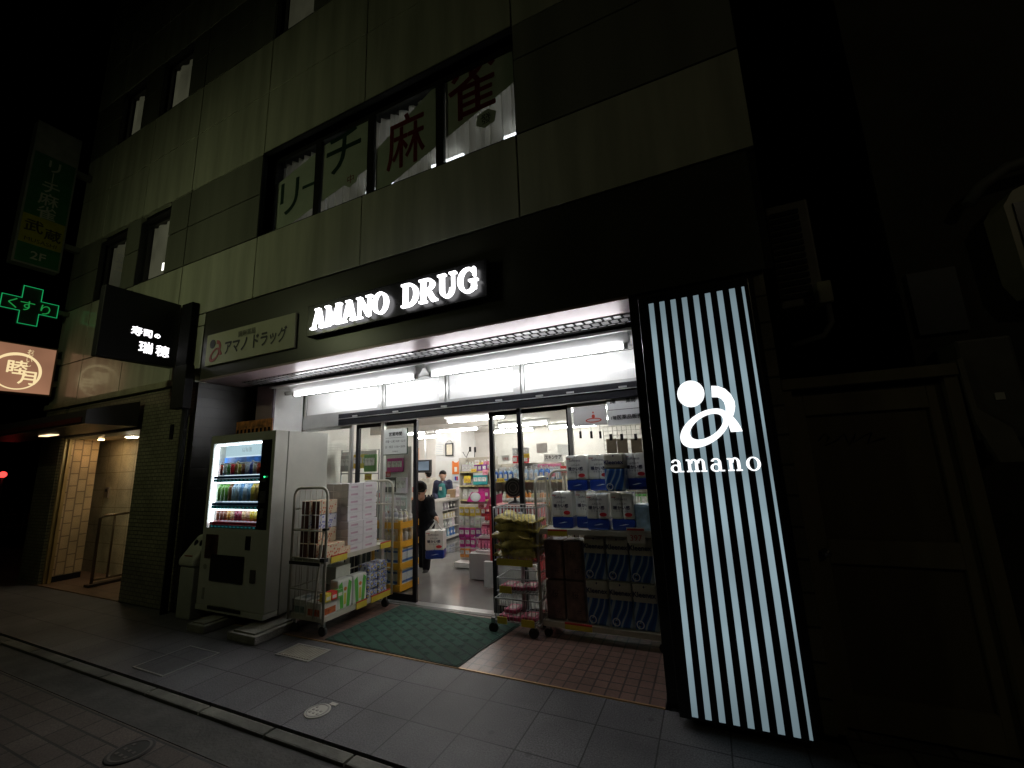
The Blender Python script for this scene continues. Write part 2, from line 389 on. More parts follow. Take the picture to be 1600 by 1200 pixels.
# shop fascia, soffit, jambs
FAS = M('fascia_metal', (.055, .055, .042), .34, var=.2, scale=1.5)
MB().box(-5.95, .5, F, 3.42, 2.834, 3.752).build('fascia', FAS, B)
SOF = M('soffit_metal', (.34, .255, .27), .38, .25, var=.12, scale=2)
MB().box(-5.95, -.42, F + .003, 3.69, 2.808, 2.832).build('soffit', SOF, B)
MB().box(-5.6, -.43, 3.46, 3.68, 2.798, 2.806).build('soffit_tile', MB_brick('glazed_soffit_tile', (.42, .4, .4), (.26, .25, .25), (.01, .01, .01), .085, .11, .013, .5, 'xy', (.02, -.02), .2, .9, jr=.95), B)
sl = MB(); sl.box(-5.9, -.43, 3.7, 3.705, 2.79, 3.1); sl.box(-5.9, -.43, 3.805, 3.815, 2.772, 3.1); sl.box(-5.9, -.43, 3.7, 3.815, 3.1, 3.11)
sl.build('shutter_slot', BK, B)
WH = M('white_paint', (.78, .78, .77), .45, var=.04)
MB().box(-5.43, -.43, 3.74, 4.36, 2.744, 2.77).build('porch_ceiling', WH, B)
MB().box(-5.73, -5.39, 3.77, 3.8, 0, 2.806).build('jamb_panel', SOF, B)
MB().box(-5.95, -5.44, 4.15, 4.2, 0, 2.806).build('recess_shade_back', BK, B)  # black sheet standing in for the deep shade of the recess
MB().box(-5.43, -5.388, 3.803, 4.255, 0, 2.77).build('return_wall', WH, B)
MB().box(-5.42, -5.375, 3.772, 3.802, 0, 2.79).build('shutter_rail', M('dark_rail', (.05, .035, .045), .4, .4), B)
PIL = MB_brick('black_pier_tile', (.02, .02, .02), (.03, .03, .028), (.008, .008, .008), .3, .3, .005, 0, 'xz', (0, 0), .3)
MB().box(-.42, .42, F + .03, 4.5, 0, 2.83).build('black_pier', PIL, B)
MB().box(.425, .49, F + .05, 3.6, 0, 2.83).build('narrow_pier', MB_brick('narrow_pier_brick', (.2, .19, .13), (.25, .23, .17), (.05, .05, .04), .3, .19, .008, 0, 'xz', (.1, 0), .6), B)
MB().box(-.5, .49, 3.42, 4.6, 2.834, 3.4).build('lintel', BK, B)
# ------------------------------------------------------------------ shop front
BLK = M('black_aluminium', (.018, .018, .022), .3, .5)
SIL = M('satin_aluminium', (.5, .5, .49), .3, .75, var=.08)
GL = GLASS()
G = 4.28
tp = M('transom_board', (.84, .84, .83), .35, coat=.7, var=.03)
for a, b in ((-5.33, -3.96), (-3.83, -2.96), (-2.82, -1.94), (-1.8, -.5)):
    p = MB(); p.box(a, b, G + .004, G + .02, 2.4, 2.7); p = p.build('transom_panel', tp, B)
    f = MB()
    f.box(a - .035, a - .002, G - .015, G + .03, 2.365, 2.735); f.box(b + .002, b + .035, G - .015, G + .03, 2.365, 2.735)
    f.box(a, b, G - .015, G + .03, 2.702, 2.735); f.box(a, b, G - .015, G + .03, 2.365, 2.398)
    f.build('panel_frame', SIL, p) if False else f.build('transom_frame', SIL, B)
for x in (-3.895, -2.89, -1.87): 
    m = MB(); m.box(x - .03, x - .002, G - .03, G + .03, 2.36, 2.76); m.box(x + .002, x + .03, G - .04, G + .03, 2.36, 2.76); m.build('mullion', SIL, B)
hb = MB(); hb.box(-4.62, -.45, G - .06, G + .06, 2.2, 2.36, .006); hb.build('door_header', BLK, B)
hb = MB(); hb.box(-4.62, -.45, G - .075, G - .062, 2.285, 2.293)
for x in (-4.3, -3.6, -2.85, -2.1, -1.6, -1.25, -.7): hb.box(x - .04, x + .04, G - .08, G - .063, 2.3, 2.318)
hb.build('header_track', SIL, B)
MB().box(-5.36, -4.625, G - .04, G + .04, 2.2, 2.36).build('door_header', SIL, B)
def pane(name, a, b, z0, z1, y, fm, st=.04, parent=B):
    f = MB()
    f.box(a, a + st, y - .02, y + .02, z0, z1); f.box(b - st, b, y - .02, y + .02, z0, z1)
    f.box(a + st, b - st, y - .018, y + .018, z0, z0 + st * 1.6); f.box(a + st, b - st, y - .018, y + .018, z1 - st, z1)
    f = f.build(name, fm, parent)
    p = MB(); p.box(a + st, b - st, y - .004, y + .004, z0 + st * 1.6, z1 - st); p.build('pane', GL, f)
    return f
pane('shop_window', -5.36, -4.4, .02, 2.195, G, SIL)
pane('shop_window', -1.31, -.44, .02, 2.195, G, SIL)
pane('sliding_door', -4.36, -3.335, .012, 2.195, G + .045, BLK, .05)
pane('sliding_door', -2.29, -1.29, .012, 2.195, G + .045, BLK, .05)
MB().box(-3.87, -3.82, G - .03, G + .015, .01, 2.2).build('door_post', SIL, B)
MB().box(-1.905, -1.855, G - .03, G + .015, .01, 2.2).build('door_post', BLK, B)
MB().box(-5.36, -.44, G - .03, G + .08, .006, .012).build('door_sill', SIL, B)
# ------------------------------------------------------------------ shop interior shell
IW = M('shop_wall_paint', (.74, .71, .67), .6, var=.04)
w = MB()
w.box(-8.2, -.44, 10.6, 10.7, 0, 2.75); w.box(-8.2, -8.12, 5.7, 10.6, 0, 2.75); w.box(-.44, -.4, 4.5, 10.6, 0, 2.75)
w.box(-8.2, -5.46, 5.68, 5.72, 0, 2.75); w.box(-5.52, -5.46, 4.3, 5.68, 0, 2.75); w.box(-5.46, -5.36, 4.3, 4.34, 0, 2.75)
w.build('shop_wall', IW, B)
w = MB(); w.box(-8.2, -.4, 4.36, 10.7, 2.5, 2.56); w.build('shop_ceiling', M('ceiling_board', (.7, .67, .63), .7, var=.05), B)
w = MB(); w.box(-8.2, -.4, 4.3, 4.36, 2.36, 2.77); w.build('transom_wall', IW, B)
MB().box(-8.1, -3.9, 7.6, 7.72, 2.38, 2.498).build('ceiling_beam', IW, B)
MB().box(-6.5, -5.72, 9.2, 9.9, 0, 2.498).build('column', M('column_board', (.8, .8, .79), .5, var=.04), B)
sw = MB()
for k in range(46): sw.box(-5.455, -5.44, 4.36, 5.66, .1 + k * .042, .1 + k * .042 + .034)
sw.build('slat_panel', M('slat_white', (.72, .71, .66), .5), B)
# ------------------------------------------------------------------ upper windows
ALU = M('dark_window_frame', (.03, .03, .028), .35, .4)
CUR = CLOTH('net_curtain', (.72, .68, .6), .5, .22)
FILM = M('window_film', (.62, .65, .55), .6, var=.06)
w = MB()      # reveal of the wide window
w.box(-5.02, -5.0, F, 3.5, 4.62, 5.87); w.box(-1.29, -1.27, F + .06, 3.5, 4.62, 5.87); w.box(-5.0, -1.29, F, 3.5, 5.85, 5.87); w.box(-5.0, -1.29, F + .002, 3.5, 4.6, 4.622)
w.build('window_reveal', BK, B)
w = MB(); w.box(-5.3, -1.0, 6.4, 6.5, 4.5, 6.5); w.box(-5.3, -1.0, 3.45, 6.4, 6.42, 6.5); w.box(-5.3, -1.0, 3.45, 6.4, 4.5, 4.58); w.box(-5.32, -5.28, 3.45, 6.4, 4.58, 6.42); w.box(-1.02, -.98, 3.45, 6.4, 4.58, 6.42)
w.box(-5.3, -1., 3.42, 3.45, 5.87, 6.5)
w.build('upper_room', M('upper_room_paint', (.3, .28, .24), .7), B)
def film(a, b, y, lo, hi, parent):
    """sloping strip of film on one pane; lo/hi give the strip's edges as (x, z) lines"""
    def at(l, x): return l[0][1] + (x - l[0][0]) * (l[1][1] - l[0][1]) / (l[1][0] - l[0][0])
    zt = 5.84
    pts = [(a, y, max(4.66, at(lo, a))), (b, y, max(4.66, at(lo, b))), (b, y, min(zt, at(hi, b))), (a, y, min(zt, at(hi, a)))]
    m = MB(); m.prism(pts, (0, .002, 0)); m.build('film', FILM, parent)
LO = ((-4.92, 4.72), (-3.3, 5.13)); HI = ((-4.9, 5.5), (-3.55, 5.9))
LO2 = ((-3.15, 4.72), (-1.39, 5.4)); HI2 = ((-3.15, 5.36), (-1.95, 6.1))
WY = 3.3
FRED = M('film_red', (.2, .01, .016), .6); FGRN = M('film_green', (.012, .05, .03), .6)
panes = [(-5.0, -4.13), (-4.13, -3.24), (-3.24, -2.25), (-2.25, -1.3)]
for k, (a, b) in enumerate(panes):
    f = pane('upper_window', a, b, 4.64, 5.85, WY, ALU, .05)
    film(a + .06, b - .06, WY + .012, LO if k < 2 else LO2, HI if k < 2 else HI2, f)
    c = MB(); n = 40
    for j in range(n):
        xx0 = a + (b - a) * j / n; xx1 = a + (b - a) * (j + 1) / n
        y0 = WY + .13 + .03 * math.sin(j * 1.1 + k) + .012 * math.sin(j * 2.3); y1 = WY + .13 + .03 * math.sin((j + 1) * 1.1 + k) + .012 * math.sin((j + 1) * 2.3)
        c.face([(xx0, y0, 4.6), (xx1, y1, 4.6), (xx1, y1, 6.05), (xx0, y0, 6.05)])
    c.build('curtain', CUR, f)
    lt = MB(); lt.mat(FRED if k > 1 else FGRN)
    Y = WY + .0115
    if k == 0: lt.text('リ', (-4.68, Y, 4.98), XA, ZA, .62, wid=.006); lt.text('ー', (-4.27, Y, 5.1), XA, ZA, .4, wid=.006)
    if k == 1: lt.text('チ', (-3.72, Y, 5.28), XA, ZA, .7, wid=.007)
    if k == 2: lt.text('麻', (-2.74, Y, 5.02), XA, ZA, .74, wid=.006, sx=.76)
    if k == 3: lt.text('雀', (-1.86, Y, 5.3), XA, ZA, .8, wid=.007, sx=.8)
    lt.build('lettering', None, f)
    if k in (1, 3):
        cx, cz = ((-3.57, 5.08) if k == 1 else (-1.69, 5.12)); hx = MB(); hx.mat(FILM)
        hx.prism([(cx + .13 * math.cos(q), Y - .004, cz + .11 * math.sin(q)) for q in [math.radians(60 * i + (20 if k == 3 else 80)) for i in range(6)]], (0, -.003, 0))
        hx.mat(FRED if k == 1 else BK).text('發' if k == 3 else '中', (cx, Y - .007, cz - .05), XA, ZA, .13)
        hx.build('emblem', None, f)
tl = EMIT('room_tube', (.93, .97, 1.), 9)
for x in (-4.6, -3.2, -1.9):
    t = MB(); t.box(x - .3, x + .3, 4.86, 4.9, 6.3, 6.34); t.box(x + .1, x + .22, 3.9, 3.93, 5.3, 5.36); t.box(x - .5, x - .1, 5.6, 5.66, 6.36, 6.4); t.build('room_lamp', EMIT('room_lamp_white', (.9, .95, 1.), 11), B)
def small_window(a, b, z0, z1, lit, bright=None):
    r = MB(); r.box(a - .02, a, F, 3.5, z0, z1); r.box(b, b + .02, F + .06, 3.5, z0, z1); r.box(a, b, F, 3.5, z1 - .01, z1 + .01); r.box(a, b, F + .002, 3.5, z0 - .01, z0 + .01)
    r.build('window_reveal', BK, B)
    f = pane('upper_window', a + .004, b - .004, z0 + .014, z1 - .014, 3.235, ALU, .035)
    c = MB(); n = 16
    for j in range(n):
        x0, x1 = a + (b - a) * j / n, a + (b - a) * (j + 1) / n
        y0 = 3.3 + .02 * math.sin(j * 1.3); y1 = 3.3 + .02 * math.sin((j + 1) * 1.3)
        c.face([(x0, y0, z0), (x1, y1, z0), (x1, y1, z1), (x0, y0, z1)])
    c.build('blind', EMIT('lit_blind_%d' % int(lit * 1000), (1., .96, .62), lit, .35), f)  # light of the room behind is put into the blind's own glow
    if bright:
        l = MB(); l.box(b - .36, b - .1, 3.262, 3.27, z0 + .2, z0 + .33); l.build('desk_lamp', EMIT('desk_lamp_white', (1., .95, .85), 2.5), f)
small_window(-9.36, -8.5, 4.62, 5.72, .04); small_window(-8.02, -7.2, 4.62, 5.72, .065, True)
small_window(-9.36, -8.6, 7.74, 8.86, .06); small_window(-7.98, -7.12, 7.74, 8.86, .055); small_window(-4.95, -4.2, 7.74, 8.86, .03)
for a, b in ((-9.36, -8.6), (-7.98, -7.12), (-4.95, -4.2)):
    r = MB(); r.box(a, b, 3.3, 3.4, 10.8, 12.2); r.build('dark_window', BLK, B)
# ------------------------------------------------------------------ fluorescent lights
TUBE = EMIT('tube_lit', (.97, .98, 1.), 36); TUBE2 = EMIT('shop_tube_lit', (1., .97, .92), 62)
FIX = M('fixture_white', (.8, .8, .8), .4, var=.03)
def tube_light(x0, x1, y, z, label, group, r=.017, wide=.07, hang=0., tm=None):
    t = thing('fluorescent_light', label, 'ceiling light', ((x0 + x1) / 2, y, z), group)
    h = MB()
    if wide: h.box(x0 - .02, x1 + .02, y - wide, y + wide, z + .045 + hang, z + .085 + hang, .005)
    else: h.prism([(x0 - .03, y - .012, z + .026), (x0 - .03, y + .012, z + .026), (x0 - .03, y + .08, 2.742), (x0 - .03, y - .08, 2.742)], (x1 - x0 + .06, 0, 0))
    for x in (x0 - .012, x1 - .028): h.box(x, x + .04, y - .02, y + .02, z - .02, z + .0255 if not wide else z + .045 + hang)
    h.build('housing', FIX, t)
    MB().tube([(x0 + .03, y, z), (x1 - .03, y, z)], r, 8).build('tube', tm or TUBE, t)
    return t
for x0, x1, s in ((-5.05, -2.98, 'long white fluorescent tube light under the porch ceiling, vending machine side'), (-2.78, -.57, 'long white fluorescent tube light under the porch ceiling, striped sign side')):
    t = tube_light(x0, x1, 3.84, 2.625, s, 'porch tube lights', .019, 0)
k = 0
for y, xs in ((5.6, ((-4.95, -3.75), (-2.1, -.9))), (6.55, ((-4.35, -3.15), (-2.0, -.8))), (8.35, ((-7.4, -6.2), (-5.9, -4.7), (-4.2, -3.0), (-2.4, -1.2))), (9.75, ((-7.6, -6.6), (-5.1, -3.9), (-3.5, -2.3)))):
    for a, b in xs:
        tube_light(a, b, y, 2.4, 'white fluorescent batten on the shop ceiling', 'shop ceiling lights', .02, .1, tm=TUBE2)
# camera under the porch
c = thing('security_camera', 'small white dome camera under the porch beside the white side wall', 'camera', (-5.25, 3.95, 2.7))
MB().box(-5.3, -5.2, 3.9, 4.0, 2.735, 2.774).build('bracket', FIX, c)
x = MB(); x.tube([(-5.3, 3.9, 2.68), (-5.22, 3.97, 2.7)], .03, 10); x.build('body', M('camera_grey', (.5, .5, .48), .4), c)
x = MB(); x.tube([(-5.31, 3.89, 2.677), (-5.302, 3.898, 2.679)], .024, 10); x.build('lens', BLK, c)
# ------------------------------------------------------------------ slab-serif letters
def bar(p, q, w):
    p = Vector((p[0], p[1])); q = Vector((q[0], q[1])); d = (q - p).normalized(); n = Vector((-d.y, d.x)) * (w / 2)
    return [p + n, q + n, q - n, p - n]
def arc(cx, cy, rx, ry, wx, wy, a0, a1, n=16):
    o, i = [], []
    for k in range(n + 1):
        a = math.radians(a0 + (a1 - a0) * k / n)
        o.append(Vector((cx + rx * math.cos(a), cy + ry * math.sin(a)))); i.append(Vector((cx + (rx - wx) * math.cos(a), cy + (ry - wy) * math.sin(a))))
    return o + i[::-1]
def R(x0, x1, y0, y1): return [Vector((x0, y0)), Vector((x1, y0)), Vector((x1, y1)), Vector((x0, y1))]
def ser(x, w, y, t=.08): return R(x - w / 2, x + w / 2, y, y + t)
GLY = {
 'A': (1.0, [bar((.16, .04), (.45, .96), .1), bar((.5, .98), (.82, .04), .22), R(.26, .7, .28, .36), ser(.15, .34, 0), ser(.83, .38, 0), R(.3, .6, .91, 1.)]),
 'M': (1.2, [R(.14, .24, .04, .96), R(.88, 1.1, .04, .96), bar((.2, .95), (.55, .08), .2), bar((.55, .08), (.92, .95), .1), ser(.19, .36, 0), ser(.99, .4, 0), R(.03, .34, .92, 1.), R(.82, 1.17, .92, 1.)]),
 'N': (1.05, [R(.14, .24, .04, .96), R(.8, .9, .04, .96), bar((.2, .95), (.84, .06), .22), ser(.19, .36, 0), R(.66, 1.04, .92, 1.), R(.03, .34, .92, 1.)]),
 'O': (1.0, [arc(.5, .5, .48, .51, .2, .08, 0, 180), arc(.5, .5, .48, .51, .2, .08, 180, 360)]),
 'D': (1.0, [R(.14, .34, .04, .96), arc(.4, .5, .56, .5, .21, .09, -90, 90), R(.03, .42, 0, .09), R(.03, .42, .91, 1.)]),
 'R': (1.02, [R(.14, .34, .04, .96), arc(.44, .74, .42, .26, .2, .08, -90, 90), R(.03, .46, .92, 1.), R(.3, .46, .48, .56), bar((.5, .5), (.82, .04), .22), ser(.24, .4, 0), ser(.88, .26, 0)]),
 'U': (1.05, [R(.14, .34, .36, .96), R(.78, .88, .36, .96), arc(.51, .36, .37, .37, .2, .1, 180, 360), R(.03, .45, .92, 1.), R(.66, 1., .92, 1.)]),
 'G': (1.05, [arc(.52, .5, .5, .51, .21, .09, 40, 330), R(.72, .92, .1, .46), R(.58, 1.02, .42, .5), R(.8, .9, .62, .98)]),
 'a': (.74, [arc(.3, .2, .27, .22, .14, .06, 0, 360, 20), R(.42, .58, .06, .5), arc(.32, .46, .26, .24, .14, .07, 0, 160), ser(.6, .24, 0, .07)]),
 'm': (1.12, [R(.12, .27, .04, .66), R(.48, .63, .04, .5), R(.84, .99, .04, .5), arc(.42, .46, .21, .24, .14, .08, 0, 180), arc(.78, .46, .21, .24, .14, .08, 0, 180), ser(.19, .3, 0, .07), ser(.55, .3, 0, .07), ser(.92, .3, 0, .07), R(.03, .2, .6, .68)]),
 'n': (.8, [R(.12, .27, .04, .66), R(.5, .65, .04, .46), arc(.42, .44, .23, .26, .15, .08, 0, 180), ser(.19, .3, 0, .07), ser(.58, .3, 0, .07), R(.03, .2, .6, .68)]),
 'o': (.74, [arc(.36, .34, .34, .36, .15, .06, 0, 180), arc(.36, .34, .34, .36, .15, .06, 180, 360)]),
}
def slab_word(word, o, ux, uy, size, dep, mat, parent, gap=.06, sx=1., width=None):
    o = Vector(o); ux = Vector(ux); uy = Vector(uy); n = ux.cross(uy)
    tot = sum((.5 if ch == ' ' else GLY[ch][0] + gap) for ch in word)
    if width: sx = width / (tot * size)
    x = 0
    for ch in word:
        if ch == ' ': x += .5; continue
        m = MB()
        for k, pl in enumerate(GLY[ch][1]):
            m.prism([o + ux * ((x + p.x) * size * sx) + uy * (p.y * size) for p in pl], n * (dep + .0006 * k))
        m.build('letter', mat, parent); x += GLY[ch][0] + gap
# lit letters over the door
t = thing('lit_letter_sign', 'black signboard with glowing white slab serif letters over the door', 'sign', (-2.8, F, 3.05))
MB().box(-3.87, -1.6, F - .08, F - .002, 3.05, 3.41, .006).build('backboard', M('sign_black_gloss', (.018, .018, .018), .25), t)
LW = EMIT('letter_white', (.98, .97, 1.), 3.2)
slab_word('AMANO', (-3.75, F - .1, 3.1), XA, ZA, .225, .035, LW, t, .02, width=1.07)
slab_word('DRUG', (-2.52, F - .1, 3.105), XA, ZA, .235, .035, LW, t, .02, width=.86)
# flat board
def emblem(m, P, red, dark):
    """dot, arch and oval ring; P maps emblem pixels to the board"""
    m.mat(dark); m.prism([P(357 + 127 * math.cos(a), 333 + 124 * math.sin(a)) for a in [2 * math.pi * k / 28 for k in range(28)]], EN)
    m.mat(red)
    ar = [(548, 258), (610, 260), (675, 285), (730, 335), (765, 400), (772, 450), (765, 500), (752, 545), (790, 590), (820, 635), (842, 683), (733, 690), (712, 630), (690, 575), (683, 520), (682, 460), (668, 410), (640, 378), (605, 364), (553, 364)]
    m.prism([P(*q) for q in ar], EN * 1.03)
    a = math.radians(-32); ca, sa = math.cos(a), math.sin(a)
    def el(cx, cy, A, Bq): return [P(cx + A * math.cos(q) * ca - Bq * math.sin(q) * sa, cy + A * math.cos(q) * sa + Bq * math.sin(q) * ca) for q in [2 * math.pi * k / 36 for k in range(36)]]
    m.ring(el(488, 655, 255, 150), el(504, 640, 172, 95), EN * 1.06)
EN = Vector((0, -.004, 0))
t = thing('pharmacy_board', 'unlit cream board with dark katakana and a small red emblem', 'sign', (-4.97, F, 2.98))
CRM = M('cream_board', (.5, .5, .36), .5, var=.05)
MB().box(-5.82, -4.13, F - .03, F - .002, 2.985, 3.405, .003).build('board', CRM, t)
m = MB(); m.mat(M('print_black', (.02, .02, .02), .5))
m.text('アマノ ドラッグ', (-4.84, F - .031, 3.1), XA, ZA, .2, wid=.006, width=1.15)
m.mat(M('print_grey', (.16, .16, .12), .5)).text('調剤薬局', (-5.0, F - .031, 3.28), XA, ZA, .085, wid=.002)
m.build('lettering', None, t)
m = MB(); emblem(m, lambda x, y: Vector((-5.74 + (x - 228) * .00044, F - .031, 3.33 - (y - 205) * .00048)), M('print_red', (.4, .04, .02), .5), M('print_black')); m.build('emblem', None, t)
# striped backlit pylon
SY = 2.98
t = thing('striped_lightbox', 'tall black lightbox with glowing pale blue vertical stripes and a white emblem', 'illuminated sign', (.03, SY, .02))
MB().box(-.335, .372, SY, F + .02, .045, 2.735, .008).build('case', M('lightbox_black', (.012, .012, .013), .35), t)
P8 = lambda x, y: onY(1020 + x / 6, 560 + y / 6, SY - .006)
ST = EMIT_Z('stripe_glow', (.62, .86, .97), .46, .06, 2.7, [(0, .4), (.12, .62), (.32, .95), (.5, .85), (.56, .5), (.64, .75), (.8, .85), (.92, .62), (1., .4)])
tx0, tx1 = -.262, .352
tops = [onY(1012, 474, SY).z, onY(1165, 445, SY).z]
for i in range(9):
    w = .034 if i < 8 else .016
    x = tx0 + i * .0735
    m = MB(); m.box(x, x + w, SY - .004, SY - .001, onY(1069, 1117, SY).z, tops[1] - .01); m.build('stripe', ST, t)
m = MB(); WHG = EMIT('emblem_white', (.95, .98, 1.), 1.6); emblem(m, P8, WHG, WHG); m.build('emblem', None, t)
L0 = onY(1048, 738, SY); L1 = onY(1189, 735, SY)
slab_word('amano', (L0.x, SY - .007, (L0.z + L1.z) / 2), XA, ZA, .118, .003, WHG, t, .1, width=L1.x - L0.x + .02)
# projecting signs, all seen on the side that faces +X
def proj_sign(name, label, x, y0, y1, z0, z1, dx, casem, bars, cat='sign'):
    t = thing(name, label, cat, (x, F, z0))
    MB().box(x - dx, x, y0, y1, z0, z1, .01).build('case', casem, t)
    for z in bars:
        MB().box(x - dx * .75, x - dx * .25, y1, F - .002, z, z + .1).build('bracket', M('bracket_steel', (.16, .17, .14), .5, .4), t)
    return t
sx = -6.5
t = proj_sign('sushi_sign', 'black projecting box sign with small white brush characters', sx, 2.27, 3.09, 3.06, 3.97, .13, M('sushi_black', (.012, .012, .014), .5), [3.3, 3.7])
m = MB(); SW = EMIT('sushi_white', (1., .97, 1.), 2.2)
m.mat(SW)
for ch, px, py, s in (('寿', 214, 517, .125), ('司', 231, 521, .115), ('の', 246, 525, .075), ('瑞', 228, 543, .16), ('穂', 254, 549, .16)):
    c = onX(px, py, sx + .002); m.text(ch, (sx, c.y, c.z - s * .38), YA, ZA, s, wid=.004)
m.build('lettering', None, t)
MB().box(-6.38, -6.13, 3.04, F - .004, 3.0, 3.93, .01).build('side_box', M('sushi_box_black', (.008, .008, .008), .8, spec=.1), t)
ox = -10.15
t = proj_sign('round_crest_sign', 'glowing salmon pink box sign with a cream brush ring and two characters', ox, 2.22, 3.06, 3.02, 3.87, .16, M('crest_frame', (.1, .07, .05), .5), [3.2, 3.6])
MB().box(ox + .001, ox + .006, 2.25, 3.03, 3.05, 3.84).build('panel', EMIT('crest_panel_glow', (.58, .28, .16), .5, .25), t)
m = MB(); CG = EMIT('crest_cream', (1., .78, .42), .95); m.mat(CG)
c = Vector((ox + .008, 2.615, 3.395)); n = 48
o = [c + YA * .285 * math.cos(2 * math.pi * k / n) + ZA * .31 * math.sin(2 * math.pi * k / n) for k in range(n)]
i_ = [c + YA * (.262 - .018 * max(0, math.sin(2 * math.pi * k / n + .9))) * math.cos(2 * math.pi * k / n) + ZA * (.29 - .03 * max(0, math.sin(2 * math.pi * k / n - .5))) * math.sin(2 * math.pi * k / n) for k in range(n)]
m.ring(o, i_, (.003, 0, 0))
for ch, px, py, s in (('睦', 27, 574, .25), ('月', 42, 590, .25)):
    q = onX(px, py, ox); m.text(ch, (ox + .008, q.y, q.z - s * .38), YA, ZA, s, wid=.005)
for ch, dz in (('お', .0), ('だ', -.075), ('い', -.15), ('し', -.22)):
    q = onX(48, 550, ox); m.text(ch, (ox + .009, q.y, q.z - .03 + dz), YA, ZA, .085)
m.build('lettering', None, t)
# neon cross
t = thing('neon_cross_sign', 'green neon outline cross with hiragana inside on a dark box', 'neon sign', (-10.2, 2.64, 4.2))
nx = -10.15; cy, cz = 2.63, 4.53
def cross(a, b, cx, d=0):
    return [(nx + d, cy + u, cz + v) for u, v in ((-b, a), (b, a), (b, b * 1.02), (a, b * 1.02), (a, -b * 1.02), (b, -b * 1.02), (b, -a), (-b, -a), (-b, -b * 1.02), (-a, -b * 1.02), (-a, b * 1.02), (-b, b * 1.02))]
m = MB(); m.prism(cross(.345, .125, 0, -.14), (.12, 0, 0)); m.build('case', M('neon_back', (.012, .03, .018), .4), t)
m = MB(); m.tube(cross(.33, .112, 0, .01), .0065, 6, True); m.build('outline_tube', EMIT('neon_green', (.03, 1., .3), .36), t)
m = MB(); m.mat(EMIT('neon_green_dim', (.05, 1., .2), .22))
for ch, px, s, w in (('く', 20, .2, .004), ('す', 43, .2, .004), ('り', 71, .2, .004)):
    q = onX(px, 470 + (px - 20) * .25, nx); m.text(ch, (nx + .01, q.y, q.z - .1), YA, ZA, s)
m.build('lettering', None, t)
MB().box(nx - .1, nx - .04, 2.98, F - .002, 4.5, 4.58).build('bracket', M('bracket_steel'), t)
# tall green sign
gx = -10.15
t = proj_sign('tall_green_sign', 'tall unlit green and yellow projecting sign with white vertical characters', gx, 2.32, 2.9, 5.24, 7.95, .2, M('sign_case_grey', (.18, .19, .17), .5), [5.75, 7.25])
y0, y1 = 2.35, 2.87
def pan(z0, z1, mm): MB().box(gx + .001, gx + .006, y0, y1, z0, z1).build('panel', mm, t)
pan(7.35, 7.92, M('panel_grey_white', (.2, .2, .18), .4)); pan(6.15, 7.345, M('panel_green', (.015, .12, .04), .4)); pan(5.62, 6.145, M('panel_yellow', (.28, .26, .02), .4)); pan(5.27, 5.615, M('panel_green'))
m = MB(); m.mat(M('letter_pale', (.35, .36, .32), .5)); cy2 = 2.61
for ch, z, s in (('リ', 7.08, .26), ('｜', 6.88, .2), ('チ', 6.66, .26), ('麻', 6.42, .26), ('雀', 6.17, .26), ('2F', 5.36, .2)): m.text(ch, (gx + .007, cy2, z), YA, ZA, s, wid=.003)
m.mat(M('print_black')).text('武', (gx + .007, 2.5, 5.86), YA, ZA, .24, wid=.004).text('蔵', (gx + .007, 2.74, 5.8), YA, ZA, .22, wid=.004).text('MUSASHI', (gx + .007, cy2, 5.66), YA, ZA, .1)
m.build('lettering', None, t)
# canopy over the hall entrance
t = thing('entrance_canopy', 'dark flat canopy projecting over the tiled hall entrance', 'canopy', (-8.9, 3.1, 2.3))
m = MB(); m.prism([(-11.2, 2.52, 2.31), (-11.2, F - .06, 2.3), (-11.2, F - .06, 2.66), (-11.2, 2.52, 2.49)], (11.2 - 7.22, 0, 0)); m.build('body', M('canopy_brown', (.05, .04, .04), .4), t)
m = MB(); m.box(-11.1, -7.3, 2.505, 2.518, 2.33, 2.4); m.build('fascia_strip', M('canopy_red', (.08, .015, .012), .5), t)
m = MB(); m.box(-9.5, -9.1, 2.8, 2.9, 2.29, 2.3); m.build('light_strip', EMIT('canopy_lamp', (1., .72, .4), 2.2), t)
# ------------------------------------------------------------------ entrance hall
SBR = MB_brick('hall_side_brick', (.5, .36, .2), (.58, .42, .24), (.24, .17, .1), .2, .11, .009, .5, 'zy', (0, 0), .5, .4)
MB().box(-9.9, -9.7, 3.2, 3.62, 0, 2.27).build('hall_side_wall', SBR, B)
MB().box(-10.4, -6.9, 3.85, 3.95, 0, 2.6).build('hall_back_wall', MB_brick('hall_white_tile', (.62, .56, .38), (.66, .6, .42), (.4, .35, .22), .45, .3, .006, 0, 'xz', (0, .1), .2, .2), B)
MB().box(-9.69, -9.65, 3.25, 3.6, 0.013, .1).build('skirting', BLK, B)
MB().box(-10.4, -6.9, 3.4, 3.9, 2.27, 2.32).build('hall_ceiling', M('hall_ceiling_paint', (.5, .38, .24), .6), B)
m = MB()
m.box(-9.68, -9.64, 3.16, 3.2, 0, 2.27); m.box(-9.64, -9.6, 3.2, 3.24, 0, 2.27); m.build('door_frame', M('hall_brass', (.42, .3, .13), .35, .6), B)
t = thing('downlight', 'warm recessed downlight glowing in the hall ceiling', 'ceiling light', (-8.5, 3.56, 2.25))
MB().lathe([(.1, 0), (.1, .015), (.08, .018)], (-8.5, 3.56, 2.252), 16).build('trim_ring', FIX, t)
MB().lathe([(.075, 0), (.075, .006)], (-8.5, 3.56, 2.244), 16).build('lens', EMIT('hall_lamp', (1., .9, .68), 80), t)
t = thing('downlight', 'warm recessed downlight over the hall side wall', 'ceiling light', (-9.35, 3.5, 2.25))
MB().lathe([(.05, 0), (.05, .008), (.04, .01)], (-9.35, 3.5, 2.258), 16).build('trim_ring', FIX, t)
